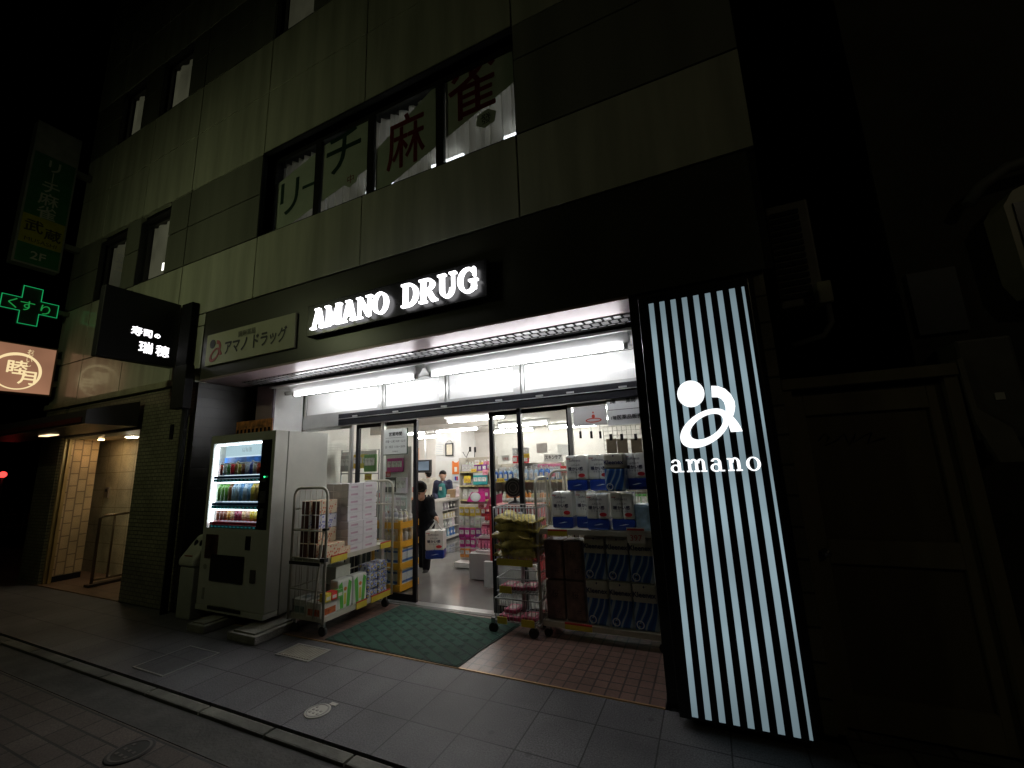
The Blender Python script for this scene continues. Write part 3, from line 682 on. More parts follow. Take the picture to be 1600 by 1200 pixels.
MB().lathe([(.035, 0), (.035, .006)], (-9.35, 3.5, 2.25), 16).build('lens', EMIT('hall_lamp_warm', (1., .66, .32), 110), t)
t = thing('handrail', 'steel handrail with one upright at the hall steps', 'handrail', (-8.7, 3.5, 0))
HS = M('rail_steel', (.2, .15, .1), .3, .8)
MB().tube([(-8.64, 3.36, 0), (-8.64, 3.36, 1.0), (-8.62, 3.4, 1.03), (-8.6, 3.84, 1.05)], .02).build('rail', HS, t)
MB().tube([(-8.62, 3.53, .1), (-8.62, 3.53, 1.03)], .014).build('upright', HS, t)
MB().tube([(-8.64, 3.37, .1), (-8.6, 3.72, .1)], .016).build('lower_rail', HS, t)
MB().box(-8.7, -8.56, 3.3, 3.74, .013, .05).build('base', M('rail_base', (.06, .04, .03), .5), t)
t = thing('intercom', 'small grey intercom box on the cream hall tiles', 'intercom', (-9.75, 3.84, 1.3))
MB().box(-9.82, -9.69, 3.82, 3.848, 1.27, 1.45, .006).build('body', M('intercom_grey', (.25, .2, .15), .4), t)
MB().box(-9.79, -9.72, 3.815, 3.819, 1.37, 1.42).build('screen', BLK, t)
t = thing('wall_plate', 'small dark name plate on the tiled pier', 'plate', (-6.45, F, 2.1)); 
MB().box(-6.5, -6.42, F - .012, F - .001, 2.08, 2.28, .003).build('plate', BLK, t)
t = thing('drain_pipe', 'dark pipe and junction box at the corner of the tiled pier', 'pipe', (-6.0, 3.08, 2.2))
MB().box(-6.28, -5.99, 2.98, 3.08, 2.45, 3.02, .01).build('junction_box', M('pipe_black', (.015, .015, .014), .7, spec=.2), t)
MB().tube([(-6.06, 3.06, 0), (-6.06, 3.06, 2.45)], .04).build('pipe', M('pipe_black'), t)
# ------------------------------------------------------------------ vending machine
VX0, VX1, VY0, VY1, VZ0, VZ1 = -5.4, -4.25, 3.04, 3.74, .13, 2.05
vm = thing('vending_machine', 'white drinks vending machine with a lit display window', 'vending machine', ((VX0 + VX1) / 2, (VY0 + VY1) / 2, VZ0))
VP = M('vending_white', (.46, .46, .41), .35, var=.06, coat=.2)
m = MB(); m.box(VX0, VX1, VY0 + .16, VY1, VZ0, VZ1, .008)
for x in (VX0 + .1, VX1 - .1):
    for y in (VY0 + .22, VY1 - .1): m.tube([(x, y, .09), (x, y, VZ0)], .025)
m.build('cabinet', VP, vm)
wx0, wx1, wz0, wz1 = -5.345, -4.475, 1.0, 1.955
d = MB()
d.box(VX0, wx0, VY0, VY0 + .15, VZ0 + .06, VZ1); d.box(wx0, VX1, VY0, VY0 + .15, wz1, VZ1); d.box(wx0, VX1, VY0, VY0 + .15, VZ0 + .06, wz0)
d.box(-4.3, VX1, VY0, VY0 + .15, wz0, wz1)
d.box(VX0, VX1, VY0 - .012, VY0 + .15, VZ0, VZ0 + .055, .006)
d = d.build('door', VP, vm)
MB().box(wx1, -4.302, VY0 + .002, VY0 + .15, wz0, wz1).build('control_panel', M('vending_black', (.012, .012, .012), .25), vm)
cp = MB(); cp.box(-4.42, -4.36, VY0 - .01, VY0 + .001, 1.5, 1.53); cp.box(-4.43, -4.35, VY0 - .014, VY0 + .001, 1.28, 1.4); cp.box(-4.41, -4.37, VY0 - .008, VY0 + .001, 1.12, 1.22); cp.build('coin_panel', M('coin_grey', (.12, .12, .12), .3, .5), vm)
MB().box(-4.385, -4.365, VY0 - .012, VY0 - .009, 1.545, 1.56).build('indicator', EMIT('led_green', (.05, 1., .3), 2.5), vm)
VB = EMIT('vending_backlight', (.7, .87, 1.), 1.15)
MB().box(wx0, wx1, VY0 + .148, VY0 + .152, wz0, wz1).build('back_panel', VB, vm)
MB().box(wx0 + .04, wx1 - .02, VY0 + .12, VY0 + .147, wz1 - .15, wz1 - .02).build('header_panel', EMIT('vending_header', (.62, .84, .95), .8, .1), vm)
vs = MB(); vs.box(wx0 + .005, wx0 + .03, VY0 + .02, VY0 + .05, wz0 + .05, wz1 - .04); vs.box(wx0 + .03, wx1, VY0 + .03, VY0 + .05, wz0, wz0 + .012); vs.box(wx0 + .03, wx1, VY0 + .014, VY0 + .03, wz1 - .03, wz1 - .012)
for z in (1.545, 1.245): vs.box(wx0 + .03, wx1, VY0 + .016, VY0 + .024, z - .052, z - .04)
vs.build('light_strip', EMIT('vending_fill_strip', (.82, .9, 1.), 9.), vm)  # strips added inside the case to brighten the drink samples
p = MB(); p.box(wx0 + .03, wx1 - .012, VY0 + .12, VY0 + .146, 1.7, 1.79); p.box(wx0 + .28, wx1 - .16, VY0 + .12, VY0 + .146, 1.3, 1.5); p.build('poster', M('poster_blue', (.04, .18, .6), .4, var=.6, scale=9), vm)
p = MB(); p.text('自販機', (-4.9, VY0 + .118, 1.85), XA, ZA, .06); p.build('lettering', M('poster_grey', (.3, .35, .35), .5), vm)
CANCOL = [(.75, .1, .06), (.85, .85, .8), (.2, .5, .15), (.85, .04, .05), (.1, .12, .4), (.85, .65, .1), (.3, .12, .06), (.8, .8, .85), (.1, .15, .55), (.75, .75, .7)]
can = MB(); can.lathe([(.024, 0), (.03, .006), (.03, .11), (.024, .122), (.024, .125)], seg=12); canm = can
def can_mesh(name, prof):
    b = MB(); b.mat(MO('drink_print', .25)); b.lathe(prof[0], seg=12); b.mat(M('drink_cap', (.75, .75, .72), .35)); b.lathe(prof[1], seg=12)
    o = b.build(name, None, None, (0, 0, 0)); me = o.data; bpy.data.objects.remove(o); return me
CAN = can_mesh('c', ([(.024, 0), (.031, .008), (.031, .108)], [(.0305, .109), (.025, .122), (.024, .125)]))
PET = can_mesh('p', ([(.028, 0), (.033, .01), (.033, .12), (.014, .165)], [(.015, .166), (.015, .186)]))
def dsp(me, x, z, col, s=1.):
    o = bpy.data.objects.new('drink_sample', me); COL.objects.link(o); o.parent = vm; o.location = Vector((x, VY0 + .075, z)) - WL[vm.name]; o.color = (*col, 1); o.scale = (s, s, s)
for k in range(12): dsp(CAN if k not in (4, 8) else PET, -5.255 + k * .0675, 1.585, CANCOL[k % 10] if k not in (4,) else (.5, .3, .1), 1.12 if k not in (4, 8) else .84)
PETC = [(.25, .6, .12), (.3, .65, .15), (.25, .6, .1), (.3, .15, .06), (.5, .7, .85), (.6, .8, .9), (.2, .45, .8), (.65, .8, .9), (.3, .55, .85), (.7, .55, .1), (.6, .4, .1), (.35, .2, .05)]
for k in range(12): dsp(PET, -5.255 + k * .0675, 1.29, PETC[k], 1.16)
C3 = [(.3, .1, .05), (.35, .12, .08), (.4, .15, .08), (.75, .4, .1), (.8, .55, .3), (.35, .04, .08), (.4, .05, .1), (.8, .55, .3), (.75, .45, .3), (.7, .5, .05), (.75, .6, .1), (.15, .1, .2)]
for k in range(12): dsp(CAN, -5.255 + k * .0675, 1.075, C3[k], 1.)
for z, mm in ((1.545, M('strip_blue', (.02, .08, .3), .3)), (1.245, M('strip_blue')), (1.035, M('strip_red', (.5, .02, .04), .3))):
    s = MB(); s.box(wx0 + .03, wx1, VY0 + .012, VY0 + .115, z, z + .03); s.build('sample_shelf', mm, vm)
    s = MB(); s.box(wx0 + .03, wx1, VY0 + .012, VY0 + .03, z - .036, z - .002); s.build('button_strip', M('vending_black'), vm)
    s = MB()
    for k in range(12): s.box(-5.275 + k * .0675, -5.25 + k * .0675, VY0 + .007, VY0 + .0115, z - .026, z - .012)
    s.build('buttons', EMIT('button_glow', (.1, .7, .7), .16), vm)
MB().box(wx0, wx1, VY0 + .004, VY0 + .008, wz0, wz1).build('window', GL, vm)
MB().box(-5.325, -5.1, VY0 - .006, VY0 - .001, .67, .93).build('sticker', M('sticker_brown', (.05, .025, .02), .3, var=.8, scale=9), vm)
MB().box(-4.62, -4.54, VY0 - .006, VY0 - .001, .79, .93).build('coin_return', BLK, vm)
f = MB(); f.box(-5.2, -4.62, VY0 - .01, VY0 - .001, .44, .72, .004); f.build('pickup_flap', M('flap_black', (.01, .01, .012), .15), vm)
f = MB(); f.box(-4.5, -4.42, VY0 - .012, VY0 - .001, .47, .6, .003); f.build('lock', M('lock_grey', (.1, .09, .07), .4, .4), vm)
f = MB(); f.tube([(-5.3, VY0 - .004, .58), (-5.3, VY0 - .001, .58)], .03, 14); f.box(-5.31, -5.27, VY0 - .004, VY0 - .001, .24, .36); f.build('label_plate', M('plate_grey', (.25, .25, .22), .5), vm)
f = MB(); f.box(-5.17, -4.6, VY0 - .016, VY0 - .0125, .155, .19); f.build('vent', BLK, vm)
s = thing('topper_sign', 'orange patterned card standing on top of the vending machine', 'sign', (-4.88, 3.2, VZ1))
m = MB(); m.box(-5.21, -4.55, 3.2, 3.208, 2.05, 2.22); m.build('card', M('topper_orange', (.45, .17, .05), .5, var=.9, scale=16), s)
m = MB()
for k in range(9): m.box(-5.19 + k * .072, -5.16 + k * .072, 3.195, 3.1985, 2.05, 2.12)
m.build('pattern', M('vending_black'), s)
CON = M('concrete_block', (.24, .23, .2), .85, bump=.6, scale=9, var=.25)
for x0, x1, s in ((-4.48, -4.06, 'right'), (-5.16, -4.86, 'left')):
    m = MB(); m.box(x0, x1, 2.83, 3.7, 0, .075, .012); m.box(x0 + .05, x1 - .05, 2.86, 3.7, .075, .09, .004)
    tag(m.build('concrete_block', CON), 'grey concrete footing block under the vending machine, ' + ('beside the wire trolley' if s == 'right' else 'beside the trash bin'), 'concrete block', 'concrete blocks under the machine')
# trash bin with a face
t = thing('trash_bin', 'pale plastic recycling bin with a face lid beside the vending machine', 'trash bin', (-5.61, 3.17, 0))
TB = M('bin_plastic', (.34, .35, .31), .5, var=.08); TL = M('bin_lid', (.46, .46, .4), .4)
m = MB(); m.box(-5.75, -5.47, 3.02, 3.32, 0, .56, .02); m.build('body', TB, t)
m = MB(); m.prism([(-5.77, 3.0, .56), (-5.77, 3.34, .56), (-5.77, 3.34, .84), (-5.77, 3.28, .89), (-5.77, 3.19, .88), (-5.77, 3.0, .64)], (.32, 0, 0)); l = m.build('lid', TL, t)
bv = l.modifiers.new('bevel', 'BEVEL'); bv.width = .035; bv.segments = 3
fn = Vector((0, -.24, .19)).normalized() * 1
m = MB()
for x in (-5.66, -5.555): m.ball((x, 3.125, .793), (.028, .02, .05), 12, 8)
m.build('opening', BLK, t)
m = MB(); m.box(-5.68, -5.54, 3.02, 3.05, .672, .685); m.build('mouth', M('bin_mouth', (.25, .08, .05), .5), t)
# ------------------------------------------------------------------ covers in the ground
def cover_frame(name, x0, x1, y0, y1, label, cat, fill, w=.02):
    t = thing(name, label, cat, ((x0 + x1) / 2, (y0 + y1) / 2, 0))
    m = MB(); z0, z1 = .0, .005
    m.box(x0, x1, y0, y0 + w, z0, z1); m.box(x0, x1, y1 - w, y1, z0, z1); m.box(x0, x0 + w, y0 + w, y1 - w, z0, z1); m.box(x1 - w, x1, y0 + w, y1 - w, z0, z1)
    m.build('frame', M('cover_steel', (.42, .41, .38), .35, .7), t)
    MB().box(x0 + w, x1 - w, y0 + w, y1 - w, 0, .003).build('lid', fill, t)
    return t
cover_frame('inspection_cover', -4.68, -4.22, 2.17, 2.62, 'square paved inspection cover with a thin steel edge', 'inspection cover', PAV, .014)
t = cover_frame('drain_grate', -3.7, -3.28, 2.775, 3.02, 'pale rusty square drain grate near the green mat', 'drain grate', M('grate_steel', (.3, .27, .21), .6, .3, var=.4, scale=14))
m = MB()
for k in range(12):
    x = -3.67 + k * .0315; m.box(x, x + .017, 2.8, 2.995, .0035, .0065)
m.build('bars', M('grate_bar', (.38, .36, .3), .5, .4), t)
def round_cover(label, x, y, r, z, mm, mk, name='valve_cover'):
    t = thing(name, label, 'manhole cover', (x, y, z))
    MB().lathe([(r, 0), (r, .004), (r * .94, .006)], (x, y, z), 28).build('plate', mm, t)
    m = MB()
    m.ring([(x + r * .86 * math.cos(a), y + r * .86 * math.sin(a), z + .0065) for a in [2 * math.pi * k / 32 for k in range(32)]], [(x + r * .76 * math.cos(a), y + r * .76 * math.sin(a), z + .0065) for a in [2 * math.pi * k / 32 for k in range(32)]], (0, 0, .002))
    for k in range(7):
        a = k * .9; m.box(x - r * .5 + (k % 3) * r * .4, x - r * .3 + (k % 3) * r * .4, y - r * .45 + (k // 3) * r * .35, y - r * .3 + (k // 3) * r * .35, z + .0065, z + .0085)
    m.build('relief', mk, t)
    return t
t = round_cover('small pale round valve cover set in the granite paving', -2.585, 2.285, .085, 0, M('valve_pale', (.5, .48, .42), .5), M('valve_mark', (.3, .29, .26), .5))
m = MB(); m.box(-2.575, -2.515, 2.37, 2.4, 0, .005); m.build('hinge', M('valve_pale'), t)
round_cover('dark round iron manhole cover in the brick lane', -3.36, 1.6, .12, -.025, M('iron_dark', (.03, .028, .026), .6, .4), M('iron_mark', (.09, .08, .07), .5, .5), 'manhole_cover')
# ------------------------------------------------------------------ mat
MAT_ = MB_brick('mat_pile', (.007, .042, .025), (.01, .052, .032), (.003, .014, .011), .34, .1, .009, .5, 'xy', (0, 0), .9, .6, rot=math.radians(28))
t = thing('door_mat', 'green patterned door mat lying across the shop entrance', 'mat', (-2.75, 3.65, .004))
pts = [(-3.5, 3.17), (-2.02, 3.14), (-2.0, 3.45), (-1.94, 3.85), (-1.9, 4.1), (-2.3, 4.13), (-3.44, 4.18)]
m = MB(); m.prism([(x, y, .006) for x, y in pts], (0, 0, .007)); m.build('pile', MAT_, t)
m = MB()
o = [Vector((x, y, .006)) for x, y in pts]; ce = Vector((-2.75, 3.65, .006))
m.ring([p + (p - ce).normalized() * .022 for p in o], [p + (p - ce).normalized() * .001 for p in o], (0, 0, .005)); m.build('edge', M('mat_edge', (.008, .03, .02), .8), t)
m = MB(); rr = math.radians(-28)
for i in range(-9, 10):
    for j in range(-12, 13):
        c = Vector((-2.75, 3.65)) + Vector((math.cos(rr), math.sin(rr))) * (i * .17 + (j % 2) * .085) + Vector((-math.sin(rr), math.cos(rr))) * j * .1
        if not (-3.4 < c.x < -2.08 and 3.22 < c.y < 4.08): continue
        for k in (-1, 0, 1): m.box(c.x - .03, c.x + .018, c.y + k * .018 - .004, c.y + k * .018 + .004, .0132, .0145)
        m.box(c.x + .0185, c.x + .026, c.y - .022, c.y + .022, .0132, .0145)
m.build('pattern', M('mat_mark', (.005, .028, .02), .9), t)
# ------------------------------------------------------------------ wire trolleys
CRT = M('trolley_cream', (.5, .48, .4), .35, .1, var=.06); RUB = M('rubber', (.015, .015, .015), .7)
def arch(m, A, Bp, z0, z1, r=.014, rad=.09):
    A = Vector(A); Bp = Vector(Bp); d = (Bp - A).normalized(); P = [(A.x, A.y, z0), (A.x, A.y, z1 - rad)]
    for k in range(1, 6):
        a = math.pi / 2 * k / 5; q = A + d * rad * (1 - math.cos(a)); P.append((q.x, q.y, z1 - rad + rad * math.sin(a)))
    for k in range(0, 6):
        a = math.pi / 2 * (1 - k / 5); q = Bp - d * rad * (1 - math.cos(a)); P.append((q.x, q.y, z1 - rad + rad * math.sin(a)))
    P.append((Bp.x, Bp.y, z0)); m.tube(P, r, 8)
def end_frame(t, A, Bp, z0, z1, bars, nw=5, name='end_frame'):
    m = MB(); arch(m, A, Bp, z0, z1); A = Vector(A); Bp = Vector(Bp)
    for z in bars: m.tube([(A.x, A.y, z), (Bp.x, Bp.y, z)], .008, 6)
    for k in range(1, nw + 1):
        q = A.lerp(Bp, k / (nw + 1)); m.tube([(q.x, q.y, z0 + .03), (q.x, q.y, z1 - .01)], .0032, 5)
    return m.build(name, CRT, t)
def caster(t, x, y, h=.135, r=.045):
    m = MB(); m.box(x - .02, x + .02, y - .012, y + .012, r * 1.3, h); c = m.build('caster', M('caster_steel', (.3, .3, .3), .3, .8), t)
    m = MB(); m.tube([(x, y - .016, r), (x, y + .016, r)], r, 14); m.build('wheel', RUB, c)
def deck(t, x0, x1, y0, y1, z, name='shelf'):
    m = MB(); m.box(x0, x1, y0, y1, z - .012, z); m.box(x0, x1, y0 - .006, y0 - .0005, z - .035, z + .012); m.box(x0, x1, y1 + .0005, y1 + .006, z - .035, z + .012)
    m.box(x1 + .0005, x1 + .006, y0, y1, z - .035, z + .012); m.box(x0 - .006, x0 - .0005, y0, y1, z - .035, z + .012)
    m.build(name, CRT, t)
PRY = M('price_yellow', (.62, .5, .05), .5); PRR = M('price_red', (.5, .03, .03), .5)
a0, a1, b0, b1 = -4.06, -3.57, 3.17, 4.15
c1 = thing('wire_trolley', 'cream wire roll trolley of tissue boxes beside the vending machine', 'trolley', (-3.8, 3.65, 0), 'wire roll trolleys at the entrance')
end_frame(c1, (a0, b0, 0), (a1, b0, 0), .13, 1.42, (.42, .72, .99)); end_frame(c1, (a0, b1, 0), (a1, b1, 0), .13, 1.44, (.42, .72, 1.16))
m = MB()
for z in (.42, .99, 1.2): m.tube([(a0, b0, z), (a0, b1, z)], .008, 6)
for k in range(1, 9): m.tube([(a0, b0 + k * .109, .14), (a0, b0 + k * .109, 1.2)], .0035, 5)
m.build('back_frame', CRT, c1)
m = MB(); m.tube([(a1 - .02, b0 - .016, 1.0), (a1 - .12, b0 - .018, .16)], .01, 6); m.build('brace', CRT, c1)
m = MB(); m.box(a1 - .045, a1 + .02, b0 - .03, b0 + .02, .7, .735); m.box(a1 - .03, a1 + .018, b0 - .025, b0 + .02, 1.0, 1.02); m.box(a0, a1 - .05, b0 - .026, b0 - .016, .66, .69); m.build('strap', RUB, c1)
deck(c1, a0 + .016, a1 - .016, b0 + .02, b1 - .02, .17, 'lower_deck'); deck(c1, a0 + .016, a1 - .016, b0 + .02, b1 - .02, .71)
for x in (a0 + .05, a1 - .05):
    for y in (b0 + .05, b1 - .05): caster(c1, x, y)
m = MB()
for y0_, y1_, z in ((3.24, 3.45, .72), (3.95, 4.12, .72), (3.6, 3.75, .18), (3.82, 4.13, .18)):
    m.mat(PRY).box(a1 - .004, a1 + .004, y0_, y1_, z - .05, z + .01); m.mat(PRR).box(a1 - .003, a1 + .005, y0_, y1_, z + .011, z + .022)
m.build('price_strip', None, c1)
# tissue boxes
def proto(fn):
    b = MB(); fn(b); o = b.build('proto', None, None, (0, 0, 0)); me = o.data; bpy.data.objects.remove(o); return me
def put(me, name, loc, col, label, cat, group, rot=0., s=(1, 1, 1)):
    o = bpy.data.objects.new(name, me); COL.objects.link(o); o.location = loc; o.rotation_euler = (0, 0, rot); o.color = (*col, 1); o.scale = s
    WL[o.name] = Vector(loc); return tag(o, label, cat, group)
PR = MO('carton_print', .45)
def tissue(b):
    b.mat(M('tissue_white', (.7, .68, .7), .45, var=.06, scale=12)).box(-.056, .056, -.108, .108, .001, .079, .003)
    b.mat(M('tissue_pink_mark', (.55, .38, .46), .5)).box(.0562, .0568, -.07, .03, .03, .05); b.mat(M('tissue_tear', (.5, .45, .5), .5)).box(-.02, .02, -.08, .08, .0792, .0798)
TI = proto(tissue); yy = 3.6
for r in range(9):
    low = r < 4
    for c_, y in ((0, 3.60), (1, 3.82)) if low else ((0, 3.62), (1, 3.84)):
        for dx in (0, -.114, -.228):
            if dx and c_: continue
            put(TI, 'tissue_box', ((-3.665 if low else -3.7) + dx, y, .712 + r * .081), (1, 1, 1), 'white tissue box in the shrink wrapped stack on the trolley shelf', 'tissue box', 'white tissue boxes stacked on the trolley')
def floral(c1_, c2_):
    def f(b):
        m_ = M('floral_%s' % str(c1_), c1_, .5, var=.02)
        if 'flw' + str(c1_) not in MATS:
            mm, nt, bb, out = nodes_of('floral_print')
            tc = nt.nodes.new('ShaderNodeTexCoord'); vo = nt.nodes.new('ShaderNodeTexVoronoi'); vo.inputs['Scale'].default_value = 34
            rp = nt.nodes.new('ShaderNodeValToRGB'); rp.color_ramp.elements[0].position = .25; rp.color_ramp.elements[1].position = .45
            rp.color_ramp.elements[0].color = (*c2_, 1); rp.color_ramp.elements[1].color = (*c1_, 1)
            nt.links.new(tc.outputs['Object'], vo.inputs['Vector']); nt.links.new(vo.outputs[0], rp.inputs[0]); nt.links.new(rp.outputs[0], bb.inputs['Base Color']); MATS['flw' + str(c1_)] = mm
        b.mat(MATS['flw' + str(c1_)]).box(-.056, .056, -.115, .115, .001, .139, .004)
        b.mat(M('floral_end', (.09, .03, .025), .5, var=.4)).box(-.052, .052, -.1162, -.1155, .005, .135)
    return f
FO = proto(floral((.72, .6, .42), (.6, .16, .08))); FB = proto(floral((.68, .66, .7), (.1, .12, .45)))
for r in range(4):
    put(FB if r == 2 else FO, 'tissue_pack', (-3.93, 3.32, .712 + r * .143), (1, 1, 1), 'blue floral tissue pack between orange ones on the trolley' if r == 2 else 'orange floral tissue pack piled at the trolley end by the vending machine', 'tissue pack', 'floral tissue packs')
    put(FB if r == 2 else FO, 'tissue_pack', (-3.8, 3.32 if r < 1 else 3.34, .712 + r * .143), (1, 1, 1), 'blue floral tissue pack in the inner floral pile on the trolley' if r == 2 else 'orange floral tissue pack in the inner pile beside white tissue boxes', 'tissue pack', 'floral tissue packs')
put(FO, 'tissue_pack', (-3.66, 3.33, .712), (1, 1, 1), 'orange floral tissue pack standing alone at the shelf front', 'tissue pack', 'floral tissue packs')
put(FO, 'tissue_pack', (-3.65, 3.47, .712), (1, 1, 1), 'half height orange floral carton before the white tissue stack', 'tissue pack', 'floral tissue packs', 0, (.8, .5, .6))
def ppack(b):
    b.mat(M('pack_white', (.66, .68, .62), .3, var=.08)).box(-.06, .06, -.1, .1, .001, .3, .025)
    for s_ in (-1, 1): b.mat(M('pack_green', (.1, .42, .06), .35)).prism([(.0605, s_ * .02, .02), (.0605, s_ * .06, .02), (.0605, s_ * .085, .25), (.0605, s_ * .045, .28), (.0605, s_ * .03, .2)], (.001, 0, 0))
    b.mat(M('pack_orange', (.6, .2, .05), .4)).prism([(.0605, .02 * math.cos(q), .2 + .02 * math.sin(q)) for q in [k * .628 for k in range(10)]], (.0015, 0, 0)); b.mat(M('pack_yellow', (.6, .55, .1), .4)).box(.0605, .0612, -.015, .015, .05, .16)
PP = proto(ppack)
put(PP, 'kitchen_roll_pack', (-3.66, 3.47, .171), (1, 1, 1), 'white and green kitchen roll pack on the lower deck, nearer the street', 'kitchen roll pack', 'green kitchen roll packs'); put(PP, 'kitchen_roll_pack', (-3.66, 3.68, .171), (1, 1, 1), 'white and green kitchen roll pack on the lower deck, next to blue packs', 'kitchen roll pack', 'green kitchen roll packs')
def cart(col, stripe):
    def f(b):
        b.mat(M('carton_%s' % str(col), col, .5)).box(-.1, .1, -.1, .1, .001, .14, .004); b.mat(M('carton_s%s' % str(stripe), stripe, .5, var=.5, scale=25)).box(.1002, .1012, -.08, .08, .02, .08).box(-.08, .08, -.1012, -.1002, .02, .08)
        b.box(-.04, .04, -.04, .04, .1402, .1412)
    return f
put(proto(cart((.62, .6, .55), (.5, .12, .03))), 'carton', (-3.7, 3.27, .171), (1, 1, 1), 'white carton with a red mark on the lower deck corner', 'carton', None)
put(proto(cart((.5, .5, .48), (.15, .2, .2))), 'carton', (-3.95, 3.3, .171), (1, 1, 1), 'grey carton at the back of the lower deck', 'carton', None)
put(proto(cart((.55, .58, .5), (.3, .32, .28))), 'carton', (-3.82, 3.55, .171), (1, 1, 1), 'pale plain carton stacked behind green packs', 'carton', None, 0, (1, 1, 2.9))
def bpk(b):
    if 'blue_floral' not in MATS:
        mm, nt, bb, out = nodes_of('blue_floral'); tc = nt.nodes.new('ShaderNodeTexCoord'); vo = nt.nodes.new('ShaderNodeTexVoronoi'); vo.inputs['Scale'].default_value = 26
        rp = nt.nodes.new('ShaderNodeValToRGB'); E_ = rp.color_ramp.elements; E_[0].position = .2; E_[0].color = (.6, .5, .1, 1); E_[1].position = .42; E_[1].color = (.03, .06, .35, 1); e = E_.new(.6); e.color = (.55, .6, .65, 1)
        nt.links.new(tc.outputs['Object'], vo.inputs['Vector']); nt.links.new(vo.outputs[0], rp.inputs[0]); nt.links.new(rp.outputs[0], bb.inputs['Base Color']); bb.inputs['Roughness'].default_value = .3; MATS['blue_floral'] = mm
    b.mat(MATS['blue_floral']).box(-.08, .08, -.075, .075, .001, .088, .02)
BP = proto(bpk)
for k in range(2):
    for r in range(4): put(BP, 'blue_pack', (-3.68, 3.87 + k * .16, .171 + r * .09 if True else 0), (1, 1, 1), 'small blue patterned pack piled on the trolley lower deck, %s pile' % ('inner' if k else 'street side'), 'pack', 'blue patterned packs')
for k, (c, n) in enumerate((((.8, .62, .08), 'yellow'), ((.7, .06, .05), 'red'), ((.15, .45, .12), 'green'))):
    m = MB(); m.mat(M('small_box_' + n, c, .4, var=.3, scale=20)).box(-3.66, -3.575, 3.2 + k * .075, 3.268 + k * .075, .313, .39, .003); m.mat(M('small_box_band', (.75, .74, .7), .4)).box(-3.5748, -3.574, 3.21 + k * .075, 3.258 + k * .075, .33, .36)
    tag(m.build('small_box'), 'small ' + n + ' box standing on the white carton of the lower deck', 'box')
# second trolley
a0, a1, b0, b1 = -1.58, -.46, 3.9, 4.24
c2 = thing('wire_trolley', 'wire roll trolley of toilet rolls beside the striped lightbox', 'trolley', (-1., 3.95, 0), 'wire roll trolleys at the entrance')
end_frame(c2, (a0, b0, 0), (a0, b1, 0), .09, 1.44, (.3, .55, .75, 1.15), 7); end_frame(c2, (a1, b0, 0), (a1, b1, 0), .09, 1.2, (.3, .55, 1.1), 4)
end_frame(c2, (a0 + .03, b1 + .01, 0), (a1 - .03, b1 + .01, 0), .09, 1.5, (.42, 1.15), 12, 'back_frame')
deck(c2, a0 + .016, a1 - .016, b0 + .02, b1 - .02, .135, 'lower_deck'); deck(c2, a0 + .016, a1 - .016, b0 + .02, b1 - .02, .95)
for x in (a0 + .05, a1 - .05):
    for y in (b0 + .05, b1 - .05): caster(c2, x, y, .105, .036)
m = MB()
for x0_, x1_, z in ((-1.47, -1.28, .965), (-1.35, -1.1, .16)): m.mat(PRY).box(x0_, x1_, b0 + .003, b0 + .012, z - .06, z - .02); m.mat(PRR).box(x0_, x1_, b0 + .003, b0 + .0135, z - .02, z - .005)
m.build('price_strip', None, c2)
t = thing('price_card', 'small white price card clipped to the toilet roll shelf', 'price card', (-.65, 3.83, .92))
MB().box(-.725, -.57, 3.888, 3.892, .87, 1.0).build('card', M('card_cream', (.6, .55, .48), .5), t)
m = MB(); m.mat(PRR).box(-.72, -.575, 3.8865, 3.8875, .975, .99); m.text('397', (-.647, 3.887, .89), XA, ZA, .07, ext=.001); m.build('print', None, t)
def roll_pack(b, w=.2, h=.33, d_=.2):
    PW = M('roll_pack_film', (.8, .81, .78), .25, var=.05, scale=10); b.mat(PW)
    b.box(-w / 2, -.0005, -d_ / 2, d_ / 2, .1, h, .02).box(.0005, w / 2, -d_ / 2, d_ / 2, .1, h, .02)
    b.mat(M('roll_pack_blue', (.012, .04, .26), .28, var=.1)); b.box(-w / 2 + .0005, w / 2 - .0005, -d_ / 2 + .0005, d_ / 2 - .0005, .001, .105, .02)
    fy = -d_ / 2 - .0008; K = M('roll_pack_ink', (.02, .02, .06), .5); b.mat(K)
    b.text('Softness', (-.01, fy, h - .06), XA, ZA, .034, ext=.0008).text('ふわふわ', (-.005, fy, h - .1), XA, ZA, .022, ext=.0008).text('暖かい感', (-.005, fy, h - .14), XA, ZA, .036, ext=.0008, wid=.0012).text('トイレット', (0, fy, h - .165), XA, ZA, .022, ext=.0008).text('12', (0, fy, .05), XA, ZA, .03, ext=.0008)
    b.mat(M('roll_pack_red', (.55, .03, .04), .4)); b.prism([(.05 + .032 * math.cos(q), fy, .142 + .018 * math.sin(q)) for q in [2 * math.pi * k / 18 for k in range(18)]], (0, -.001, 0)); b.box(-.09, -.05, fy - .001, fy, h - .035, h - .03)
    b.mat(M('roll_pack_white_ink', (.7, .72, .75), .4)); b.prism([(-.04, fy, .045), (.02, fy, .06), (.05, fy, .058), (.0, fy, .048)], (0, -.001, 0))
RP = proto(lambda b: roll_pack(b))
